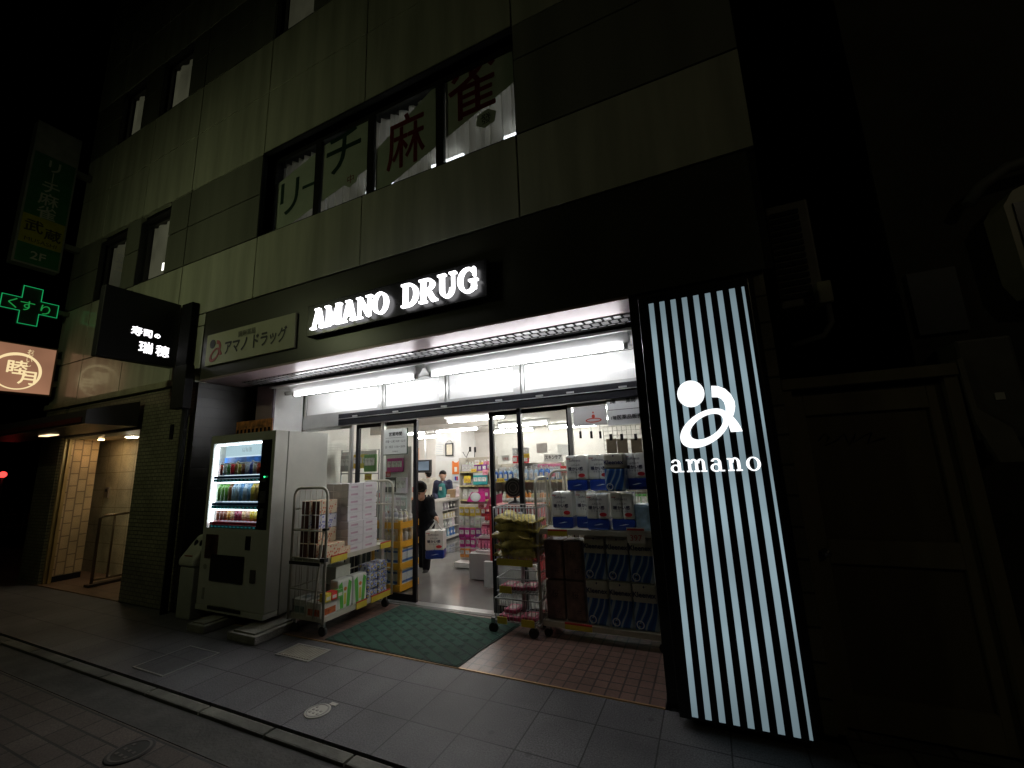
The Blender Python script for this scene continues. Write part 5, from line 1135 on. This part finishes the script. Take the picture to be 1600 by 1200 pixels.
# goods at the left window
t = thing('hanging_rail', 'metal rail with hanging bags behind the left window', 'rail', (-5., 5.0, 1.5)); m = MB(); m.tube([(-5.36, 5, 0.1), (-5.36, 5, 1.9), (-4.58, 5, 1.88), (-4.58, 5, .1)], .012, 6); m.tube([(-5.36, 5, 1.53), (-4.58, 5, 1.52)], .01, 6); m.build('frame', SG, t)
row('hung on the rail behind the left window', 'hanging_packet', ['silver', 'white'], -5.33, -5.08, 4.99, 1.87, .1, s=1.75); row('hung on the rail beside the left door leaf', 'hanging_packet', ['yellow', 'orange', 'yellow', 'cream'], -5.05, -4.8, 4.985, 1.87, .07, s=1.75); row('hung on the rail close to the opening hours sign', 'hanging_packet', ['green', 'teal', 'green', 'white'], -4.8, -4.6, 4.975, 1.87, .07, s=1.75)
t = thing('pegboard', 'white pegboard of hanging goods beside the opening hours sign', 'pegboard', (-4.25, 5.05, 0)); MB().box(-4.52, -4.02, 5.06, 5.08, .06, 1.9).build('panel', M('stand_white'), t); MB().box(-4.52, -4.02, 4.95, 5.2, .015, .06).build('base', M('stand_white'), t)
row('at the top of the pegboard under the hours sign', 'hanging_packet', ['pink', 'magenta', 'pink'], -4.42, -4.08, 5.03, 1.78, .085, s=1.35); row('in the middle row of the pegboard', 'hanging_packet', ['white', 'black', 'silver'], -4.48, -4.05, 5.03, 1.5, .1, s=1.5); row('in the lower row of the pegboard', 'hanging_packet', ['green', 'silver', 'white', 'black'], -4.48, -4.05, 5.03, 1.2, .1, s=1.4); row('low on the pegboard behind the yellow rack', 'hanging_packet', ['cream', 'white', 'red'], -4.48, -4.05, 5.03, .95, .1, s=1.3)
t = thing('shelf_cabinet', 'low dark cabinet with goods behind the left window', 'cabinet', (-4.9, 5.15, 0)); MB().box(-5.3, -4.62, 5.06, 5.35, .02, 1.05, .006).build('body', M('cabinet_dark', (.05, .055, .05), .5), t); MB().box(-5.28, -4.64, 5.05, 5.058, .1, .98).build('door', M('cabinet_green_black', (.02, .03, .025), .3), t)
row('on the dark cabinet behind the left window', 'bottle', ['brown', 'white', 'red', 'blue', 'orange'], -5.28, -4.64, 5.14, 1.051, .08, s=1.1); row('at the back of the dark cabinet top', 'carton', ['yellow', 'cream', 'blue'], -5.28, -4.64, 5.26, 1.051, .1, s=1.5)
# window signs
def board(name, label, x0, x1, z0, z1, y, mat): 
    t = thing(name, label, 'sign', ((x0 + x1) / 2, y, z0)); MB().box(x0, x1, y, y + .008, z0, z1, .002).build('board', mat, t); return t
t = board('opening_hours_sign', 'white opening hours sign on the left door leaf', -3.8, -3.425, 1.765, 2.085, G - .052, M('sign_grey_white', (.66, .68, .66), .4, var=.03)); m = MB(); m.mat(M('print_black')); y = G - .0525
m.text('営業時間', (-3.61, y, 2.0), XA, ZA, .055, wid=.0012, ext=.001).text('月曜〜土曜 10:00〜22:30', (-3.61, y, 1.915), XA, ZA, .036, width=.32, ext=.001).text('日・祝日 11:00〜20:00', (-3.61, y, 1.845), XA, ZA, .036, width=.32, ext=.001).text('年中無休', (-3.61, y, 1.79), XA, ZA, .022, ext=.001).box(-3.77, -3.46, y - .001, y, 1.972, 1.975); m.build('lettering', None, t)
m = MB(); m.box(-3.805, -3.42, y - .002, y + .012, 1.757, 1.764); m.box(-3.424, -3.418, y - .002, y + .012, 1.764, 2.086); m.build('edge', M('sign_edge_green', (.02, .06, .03), .4), t)
t = board('emblem_card', 'grey card with a small red ring emblem in the right window', -1.245, -.89, 1.945, 2.15, G - .03, M('card_grey', (.45, .44, .44), .4, var=.03)); m = MB(); m.mat(M('print_red')); cx = -1.03; y = G - .031
m.ring([(cx + .085 * math.cos(q), y, 2.0 + .024 * math.sin(q)) for q in [2 * math.pi * k / 24 for k in range(24)]], [(cx + .07 * math.cos(q), y, 2.0 + .014 * math.sin(q)) for q in [2 * math.pi * k / 24 for k in range(24)]], (0, -.001, 0)); m.prism([(cx + .018 * math.cos(q), y, 2.04 + .02 * math.sin(q)) for q in [k * .4 for k in range(15)]], (0, -.0012, 0)); m.prism([(cx + .008 * math.cos(q), y, 2.08 + .011 * math.sin(q)) for q in [k * .5 for k in range(12)]], (0, -.0012, 0)); m.build('emblem', None, t)
t = board('floor_guide_sign', 'white floor guide sign with two lines in the right window', -.883, -.47, 1.93, 2.245, G - .034, M('sign_white_pale', (.6, .61, .62), .4, var=.03)); m = MB(); m.mat(M('print_black')); y = G - .0345
m.text('2階', (-.82, y, 2.155), XA, ZA, .042, ext=.001, wid=.001).text('薬局', (-.64, y, 2.155), XA, ZA, .05, ext=.001, wid=.001).text('1階', (-.82, y, 1.99), XA, ZA, .042, ext=.001, wid=.001).text('医薬品販売店', (-.64, y, 1.99), XA, ZA, .05, ext=.001, wid=.001).box(-.87, -.49, y - .001, y, 2.085, 2.09); m.build('lettering', None, t)
t = thing('wire_grid', 'white wire grid panel standing behind the right window', 'wire grid', (-.8, 4.6, 0)); m = MB()
for k in range(11): m.tube([(-1.02 + k * .05, 4.62, .05), (-1.02 + k * .05, 4.62, 1.95)], .003, 4)
for k in range(39): m.tube([(-1.02, 4.617, .05 + k * .05), (-.52, 4.617, .05 + k * .05)], .003, 4)
m.build('grid', M('wire_white'), t)
KR = M('kraft_card', (.36, .27, .2), .7)
for k, (px, c_) in enumerate(((956, 'closest to the emblem card'), (973, 'between the two others'), (995, 'closest to the lightbox'))):
    q = onY(px, 700, 4.55); t = thing('hanging_card', 'brown kraft card clipped to the wire grid, ' + c_, 'card', (q.x, 4.55, q.z - .1), 'kraft cards on the wire grid'); MB().box(q.x - .055, q.x + .055, 4.549, 4.555, q.z - .17, q.z + .1).build('card', KR, t); MB().box(q.x - .015, q.x + .015, 4.54, 4.56, q.z + .08, q.z + .15).build('clip', BLK, t)
for k, px in enumerate((907, 924, 938)):
    q = onY(px, 678, 4.6); t = thing('hook', 'small black hook hanging under the emblem card', 'hook', (q.x, 4.6, q.z - .05), 'black hooks'); m = MB(); m.tube([(q.x, 4.6, 2.3), (q.x, 4.6, q.z)], .002, 4); m.box(q.x - .012, q.x + .012, 4.59, 4.61, q.z - .05, q.z + .03); m.build('hook', BLK, t)

# price pops among the goods
POPC = {'yellow': M('pop_yellow', (.8, .62, .06), .5), 'white': PW_, 'red': M('pop_red', (.65, .05, .05), .5), 'pink': M('pop_pink', (.8, .35, .45), .5)}
def pop(px, py, w, h, y, c, where, word=None):
    q = onY(px, py, y); t = thing('price_pop', '%s price card %s' % (c, where), 'price card', (q.x, y, q.z - h / 2), 'price cards among the goods')
    MB().box(q.x - w / 2, q.x + w / 2, y, y + .004, q.z - h / 2, q.z + h / 2).build('card', POPC[c], t)
    m = MB(); m.mat(M('print_red') if c != 'red' else PW_)
    m.text(word or random.choice(['98', '198', '298', '398', '158']), (q.x, y - .0005, q.z - h * .3), XA, ZA, h * .62, width=w * .75, ext=.0005); m.build('print', None, t)
for a in ((730, 749, .16, .14, 7.46, 'yellow', 'on the shelf unit left of the teal packets'), (745, 722, .1, .08, 7.46, 'white', 'on the top shelf beyond the counter'), (740, 735, .12, .06, 7.46, 'yellow', 'between the two upper shelves beyond the counter'), (758, 738, .12, .1, 7.4, 'pink', 'at the end of the shelf unit beyond the counter'),
          (790, 716, .14, .1, 6.5, 'white', 'on the toiletries shelving behind the door leaf'), (782, 750, .14, .06, 6.5, 'yellow', 'along the toiletries shelf edge'), (800, 751, .12, .06, 6.5, 'white', 'near the middle of the toiletries shelf edge'), (822, 712, .12, .07, 6.5, 'yellow', 'above the white and blue pouches'), (862, 742, .12, .06, 6.5, 'pink', 'on the skin care shelf edge'), (882, 733, .14, .1, 6.5, 'red', 'among the skin care bottles'),
          (752, 790, .1, .08, 5.36, 'pink', 'on the pink cosmetics display'), (648, 765, .12, .1, 7.0, 'red', 'on the counter by the customer'), (700, 775, .1, .07, 7.9, 'white', 'on the counter before the clerk'), (575, 745, .14, .1, 5.0, 'yellow', 'behind the left window over the dark cabinet'), (606, 741, .1, .08, 4.98, 'red', 'beside the opening hours sign')): pop(*a)
row('at the back of the shelf unit beyond the counter', 'bottle', ['white', 'yellow', 'orange', 'pink'], -4.68, -4.02, 7.68, 1.461, .075, s=1.25)
row('in the back row of the skin care top shelf', 'carton', ['white', 'pink', 'red', 'pale blue', 'yellow'], -1.48, -.76, 6.85, 1.301, .1, s=1.7)
row('in the back row of the toiletries top shelf', 'carton', ['red', 'white', 'silver', 'pink'], -3.45, -2.2, 6.92, 1.301, .105, s=1.9)
t = thing('magenta_tray', 'magenta shelf tray hung in front of the shelf unit', 'tray', (-4.3, 7.4, .95)); a = onY(729, 784, 7.4); b = onY(757, 769, 7.4)
m = MB(); m.prism([(a.x, 7.4, a.z), (b.x, 7.4, a.z), (b.x, 7.4, b.z), (a.x + .12, 7.4, b.z)], (0, .03, 0)); m.build('panel', M('tray_magenta', (.5, .02, .22), .4, var=.3, scale=6), t)
m = MB(); m.ball(((a.x + b.x) / 2, 7.4, (a.z + b.z) / 2), (.12, .02, .09), 14, 8); m.build('print', M('tray_print', (.65, .7, .72), .4), t)
# ------------------------------------------------------------------ people
SKIN = M('skin', (.5, .3, .21), .5, var=.05); HAIR = M('black_hair', (.01, .008, .007), .6, spec=.2)
def person(label, J, f, top, leg, shoe, hs=1., apron=None, hair=()):
    hair = [(Vector(h_[0]), h_[1]) for h_ in hair]
    f = Vector(f).normalized(); sd = Vector((-f.y, f.x, 0)).normalized(); J = {k: Vector(v) for k, v in J.items()}
    t = thing('person', label, 'person', (J['pelvis'].x, J['pelvis'].y, 0)); H = J['head']; up = (H - J['neck']).normalized()
    hd = [(H, (.074 * hs, .088 * hs, .105 * hs)), (H + f * .062 * hs - up * .025 * hs, (.05 * hs, .045 * hs, .065 * hs)), (H + f * .105 * hs - up * .012 * hs, .014 * hs), (H + f * .1 * hs - up * .055 * hs, (.024 * hs, .012, .009)), (H + sd * .08 * hs, (.016, .02, .03)), (H - sd * .08 * hs, (.016, .02, .03))]
    ch = [[(H - up * .03, .055), (J['neck'], .052), (J['chest'], .1), (J['pelvis'], .11)]]
    for s in 'LR':
        ch.append([(J['chest'] + (J['sh' + s] - J['chest']) * .3, .06), (J['sh' + s], .052), (J['el' + s], .04), (J['ha' + s], .027)])
        ch.append([(J['pelvis'] * .6 + J['hip' + s] * .4, .09), (J['hip' + s], .082), (J['kn' + s], .056), (J['an' + s], .038)])
        d = (J['ha' + s] - J['el' + s]).normalized(); w = d.cross(f); w = w.normalized() if w.length > .1 else sd
        pz = J['ha' + s] + d * .055; ch.append([(J['ha' + s], .026), (pz, .03)]); hd.append((J['ha' + s] + d * .045, .034))
        for k, (o_, L_) in enumerate(((-.03, .06), (-.01, .07), (.01, .066), (.03, .052))):
            b0_ = pz + w * o_; b1_ = b0_ + d * L_ * .55 + f * .004; b2_ = b1_ + d * L_ * .35 + f * .022; ch.append([(b0_, .0105), (b1_, .0095), (b2_, .008)])
        tb = J['ha' + s] + d * .02 + w * .03; ch.append([(tb, .012), (tb + w * .022 + d * .025 + f * .012, .0105), (tb + w * .024 + d * .05 + f * .025, .009)])
    body = blob('body', ch, hd, .0075, SKIN, t, 2)
    C = [[(J['neck'] - up * .035, .075), (J['chest'], .135), (J['chest'].lerp(J['pelvis'], .6), .13), (J['pelvis'], .14)]]
    for s in 'LR': C.append([(J['chest'] + (J['sh' + s] - J['chest']) * .3, .09), (J['sh' + s], .074), (J['el' + s], .058), (J['el' + s].lerp(J['ha' + s], .9), .043)])
    blob('top', C, [(J['chest'] + sd * .07, .11), (J['chest'] - sd * .07, .11)], .011, top, t, 4)
    blob('trousers', [[(J['pelvis'], .145), (J['hip' + s], .108), (J['kn' + s], .078), (J['an' + s], .06)] for s in 'LR'], [], .011, leg, t, 3)
    for s in 'LR': a = J['an' + s]; blob('shoe', [[(a - f * .03 - ZA * .01, .045), (a + f * .06 - ZA * .035, .042), (a + f * .15 - ZA * .045, .034)]], [], .01, shoe, t)
    Hh = blob('hair', [], [(H - f * .022 * hs + up * .035 * hs, (.088 * hs, .098 * hs, .088 * hs)), (H - f * .05 * hs - up * .02 * hs, (.08 * hs, .065 * hs, .085 * hs)), (H + f * .03 * hs + up * .075 * hs, (.07 * hs, .06 * hs, .04 * hs))] + hair, .01, HAIR, t)
    for s in (-1, 1): MB().ball(H + f * .092 * hs + sd * s * .032 * hs + up * .012 * hs, (.011, .01, .006), 8, 6).build('eye', BLK, t)
    for s in (-1, 1): MB().ball(H + f * .096 * hs + sd * s * .033 * hs + up * .032 * hs, (.02, .009, .005), 8, 5).build('eyebrow', HAIR, t)
    if apron: apron(t, J, f, sd)
    return t, J
P = onY
def pj(px, py, y): return onY(px, py, y)
JD = M('jacket_black', (.009, .0095, .012), .9, spec=.08); TD = M('trousers_dark', (.012, .012, .015), .9, spec=.08); SH = M('shoe_black', (.01, .01, .01), .4)
J = dict(head=pj(656.5, 766, 5.2), neck=pj(659, 779, 5.34), chest=pj(661, 790, 5.46), pelvis=pj(664, 814, 5.66), shR=pj(672, 783, 5.4), elR=pj(674.5, 801, 5.34), haR=pj(680.5, 808, 5.27), shL=pj(649, 786, 5.46), elL=pj(645, 806, 5.4), haL=pj(640, 817, 5.2), hipR=pj(669.5, 820, 5.64), knR=pj(667.5, 851, 5.52), anR=pj(666, 887, 5.56), hipL=pj(660, 820, 5.68), knL=pj(661, 850, 5.62), anL=pj(660, 884, 5.82))
cust, CJ = person('customer in dark jacket bending over and carrying a toilet roll pack', J, (.15, -1, -.75), JD, TD, SH, 1.08, None, [(pj(656, 757, 5.13), (.085, .06, .06)), (pj(653, 762, 5.14), (.05, .05, .06)), (pj(661, 759, 5.14), (.05, .05, .05))])
h = CJ['haR']; o = put(RP, 'toilet_roll_pack', (h.x + .02, h.y - .02, h.z - .56), (1, 1, 1), 'toilet roll pack with carrying strap held by the customer', 'toilet rolls', None, .35, (1.35, .9, 1.18))
t = thing('carry_strap', 'white plastic carrying strap of the held toilet roll pack', 'strap', (h.x, h.y - .02, h.z - .18)); m = MB(); m.tube([(h.x - .1, h.y - .02, h.z - .18), (h.x + .02, h.y - .02, h.z - .05), (h.x + .13, h.y - .02, h.z - .18)], .014, 6); m.build('strap', M('strap_white', (.7, .7, .7), .4), t)
def standing(x, y, h, f, arms='front'):
    f = Vector(f).normalized(); s = Vector((-f.y, f.x, 0)); b = Vector((x, y, 0)); k = h / 1.6
    at = lambda u, v, z: b + s * u * k + f * v * k + ZA * z * k
    J = dict(head=at(0, .02, 1.49), neck=at(0, 0, 1.345), chest=at(0, 0, 1.2), pelvis=at(0, 0, .88), shL=at(.165, 0, 1.3), shR=at(-.165, 0, 1.3), hipL=at(.09, 0, .82), hipR=at(-.09, 0, .82), knL=at(.09, .02, .45), knR=at(-.09, .02, .45), anL=at(.09, 0, .08), anR=at(-.09, 0, .08))
    if arms == 'front': J.update(elL=at(.225, -.01, 1.03), elR=at(-.225, -.01, 1.03), haL=at(.1, .17, .89), haR=at(-.1, .17, .89))
    else: J.update(elL=at(.21, -.02, 1.03), elR=at(-.21, -.02, 1.03), haL=at(.2, .05, .8), haR=at(-.2, .05, .8))
    return J
def clerk_front(t, J, f, sd):
    c = J['chest']; p = J['pelvis']; ap = M('apron_teal', (.02, .17, .17), .6); m = MB()
    m2 = blob('apron', [[(c + f * .055 - ZA * .0, .1), (p + f * .055, .112)]], [], .011, ap, t, 3)
    v = blob('collar', [[(J['neck'] - ZA * .03 + sd * .045, .032), (c + f * .125 + ZA * .03, .014)], [(J['neck'] - ZA * .03 - sd * .045, .032), (c + f * .125 + ZA * .03, .014)]], [(J['neck'] - ZA * .05 + f * .04, (.05, .04, .05))], .008, M('shirt_white', (.72, .72, .72), .6), t)
    q = c + f * .17 - ZA * .035 - sd * .02; b = MB(); b.box(q.x - .032, q.x + .032, q.y - .004, q.y + .004, q.z - .04, q.z + .04); b.build('name_badge', M('badge_white', (.75, .72, .7), .4), t)
q = onY(692, 760, 8.5)
person('clerk in navy cardigan and teal apron standing behind the counter', standing(q.x, 8.5, 1.47, (.42, -1, 0)), (.42, -1, 0), M('cardigan_navy', (.014, .018, .05), .75), TD, SH, .98, clerk_front)
q = onY(669.5, 760, 9.0)
person('man in white shirt with his back turned under the monitor', standing(q.x, 9.0, 1.52, (-.8, .6, 0), 'side'), (-.8, .6, 0), M('shirt_cream', (.7, .66, .56), .7), TD, SH, 1.)
# ------------------------------------------------------------------ right side: door, wall, boxes
nb = thing('neighbouring_building', 'dark stained wall of the neighbouring building right of the lightbox', 'building', (3.4, 3.5, 0))
NW = M('stained_wall', (.05, .048, .036), .8, var=.4, scale=1.5, bump=.3)
MB().box(.52, 8, 3.46, 3.7, 0, 2.05).build('lower_wall', NW, nb); MB().box(1.28, 8, 3.46, 3.7, 2.052, 9).build('upper_wall', NW, nb)
MB().box(.58, 8, 5.5, 5.7, 0, 9).build('rear_wall', NW, nb)
dr = thing('wooden_door', 'old wooden panel door with a scribble beside the narrow pier', 'door', (.88, 3.3, 0))
WD = M('door_wood', (.15, .125, .075), .6, var=.25, scale=4, stretch=(1, 1, .15)); WF = M('door_frame_wood', (.22, .19, .12), .6, var=.2, scale=5, stretch=(1, 1, .15))
m = MB(); m.box(.497, .545, 3.22, 3.45, 0, 2.0); m.box(.497, 1.36, 3.2, 3.45, 2.002, 2.07); m.box(1.3, 1.36, 3.22, 3.45, 0, 2.0); m.build('frame', WF, dr)
m = MB(); m.box(.55, .61, 3.27, 3.32, .02, 1.97); m.box(1.23, 1.295, 3.27, 3.32, .02, 1.97); m.box(.612, 1.228, 3.27, 3.32, 1.83, 1.97); m.box(.612, 1.228, 3.27, 3.32, .92, 1.06); m.box(.612, 1.228, 3.27, 3.32, .02, .2); m.build('rails', WF, dr)
MB().box(.612, 1.228, 3.295, 3.31, .2, 1.83).build('panel', WD, dr)
m = MB(); m.ball((.59, 3.235, .985), .028); m.tube([(.59, 3.27, .985), (.59, 3.24, .985)], .012); m.build('knob', M('knob_steel', (.5, .5, .5), .2, .9), dr)
m = MB(); m.tube([(.66, 3.292, 1.66), (.7, 3.292, 1.71), (.72, 3.292, 1.68), (.69, 3.292, 1.63), (.76, 3.292, 1.66), (.8, 3.292, 1.7), (.82, 3.292, 1.63), (.86, 3.292, 1.7), (.84, 3.292, 1.64), (.9, 3.292, 1.68), (.94, 3.292, 1.7), (.91, 3.292, 1.63), (.96, 3.292, 1.65), (1.0, 3.292, 1.66)], .004, 4); m.build('scribble', BLK, dr)
ac = thing('air_conditioner', 'outdoor air conditioner unit with louvre grille above the wooden door', 'air conditioner', (.72, 3.5, 2.62))
ACM = M('unit_cream', (.2, .19, .15), .5, var=.15)
MB().box(.585, .84, 3.3, 4.0, 2.58, 3.36, .015).build('body', ACM, ac); m = MB()
for k in range(14): m.box(.6, .775, 3.285, 3.298, 2.64 + k * .048, 2.67 + k * .048)
m.build('grille', BLK, ac); MB().box(.78, .86, 3.2, 3.295, 2.55, 2.7, .01).build('valve_cover', M('valve_cream', (.34, .33, .22), .5), ac)
m = MB(); m.tube([(.83, 3.24, 2.55), (.83, 3.24, 2.42), (.78, 3.24, 2.34), (.6, 3.24, 2.3)], .02); m.build('hose', M('hose_grey', (.16, .16, .14), .6), ac)
eb = thing('electric_box', 'grey electric box with a white sticker on the dark wall', 'electric box', (1.5, 3.4, 1.5)); MB().box(1.38, 1.62, 3.22, 3.458, 1.62, 2.2, .015).build('body', M('box_grey', (.12, .12, .1), .5, var=.2), eb); MB().box(1.49, 1.53, 3.213, 3.219, 1.84, 1.88).build('sticker', M('sticker_white', (.6, .6, .55), .5), eb)
m = MB(); m.prism([(1.365, 3.3, 2.08), (1.39, 3.3, 2.1), (1.4, 3.3, 1.8), (1.52, 3.3, 1.68), (1.55, 3.3, 1.5), (1.44, 3.3, 1.5), (1.38, 3.3, 1.72)], (0, -.1, 0)); m.build('cover', ACM, eb)
mt = thing('meter_housing', 'cream rounded meter housing with a dark window on the wall', 'meter', (1.85, 3.35, 2.45))
m = MB(); m.prism([(1.75, 3.25, 2.98), (1.8, 3.25, 3.06), (1.9, 3.25, 3.1), (2.1, 3.25, 3.1), (2.1, 3.25, 2.4), (1.8, 3.25, 2.44), (1.755, 3.25, 2.55)], (0, .2, 0)); m.build('housing', M('meter_cream', (.42, .4, .28), .4, var=.1), mt); MB().box(1.785, 1.9, 3.24, 3.249, 2.62, 2.98).build('window', BLK, mt)
cb = thing('cable_pipe', 'grey cable pipe curving above the meter housing', 'pipe', (1.9, 3.35, 3.1)); m = MB(); m.tube([(1.66, 3.36, 3.08), (1.72, 3.34, 3.17), (1.85, 3.33, 3.25), (2.2, 3.33, 3.28)], .035); m.build('pipe', M('hose_grey'), cb)
pn = thing('wall_panel', 'blue grey notice panel on the dark wall above the electric box', 'panel', (1.45, 3.43, 2.3)); MB().box(1.32, 1.56, 3.43, 3.458, 2.3, 2.72).build('panel', M('panel_blue_grey', (.05, .055, .065), .5), pn)
# ------------------------------------------------------------------ parked car beyond the building
car = thing('parked_car', 'dark car with a glowing red tail light parked beyond the building', 'car', (-18, 4.2, -.03)); CP = M('car_paint', (.012, .013, .018), .2, .2, coat=.8)
m = MB(); prof = [(-20, .28), (-20.05, .6), (-19.6, .82), (-18.9, .92), (-18.2, 1.38), (-16.7, 1.42), (-16.1, 1.0), (-15.86, .96), (-15.8, .6), (-15.84, .3)]
m.prism([(x, 3.35, z) for x, z in prof], (0, 1.7, 0)); bd = m.build('body', CP, car); bv = bd.modifiers.new('bevel', 'BEVEL'); bv.width = .06; bv.segments = 3
m = MB(); m.prism([(-16.66, 3.5, 1.34), (-16.13, 3.5, 1.03), (-16.13, 4.9, 1.03), (-16.66, 4.9, 1.34)], (.03, 0, .03)); m.build('rear_window', M('car_glass', (.01, .01, .012), .08), car)
m = MB(); m.box(-15.79, -15.765, 3.4, 5.0, .52, .56); m.box(-15.79, -15.765, 3.9, 4.5, .8, .83); m.build('bumper', M('chrome', (.5, .5, .5), .15, .9), car)
for y in (3.42, 4.72): MB().box(-15.83, -15.78, y, y + .26, .66, .82, .02).build('tail_light', M('tail_red', (.3, .01, .01), .25), car)
for x in (-19.2, -16.6):
    for y in (3.37, 5.03): w = MB().tube([(x, y - .09, .28), (x, y + .09, .28)], .31, 20).build('wheel', RUB, car); MB().tube([(x, y - .1, .28), (x, y + .1, .28)], .17, 14).build('rim', M('chrome'), w)
tl_ = thing('signal_lamp', 'glowing red lamp on a dark post at the far left', 'lamp', (-14.6, 3.95, 0)); q = onX(4, 743, -14.6); MB().tube([(-14.6, q.y, -.05), (-14.6, q.y, q.z)], .03).build('post', BLK, tl_); m = MB(); m.ball((-14.6, q.y, q.z + .02), .07); m.build('lens', EMIT('red_lamp', (1., .06, .05), 2.2), tl_)
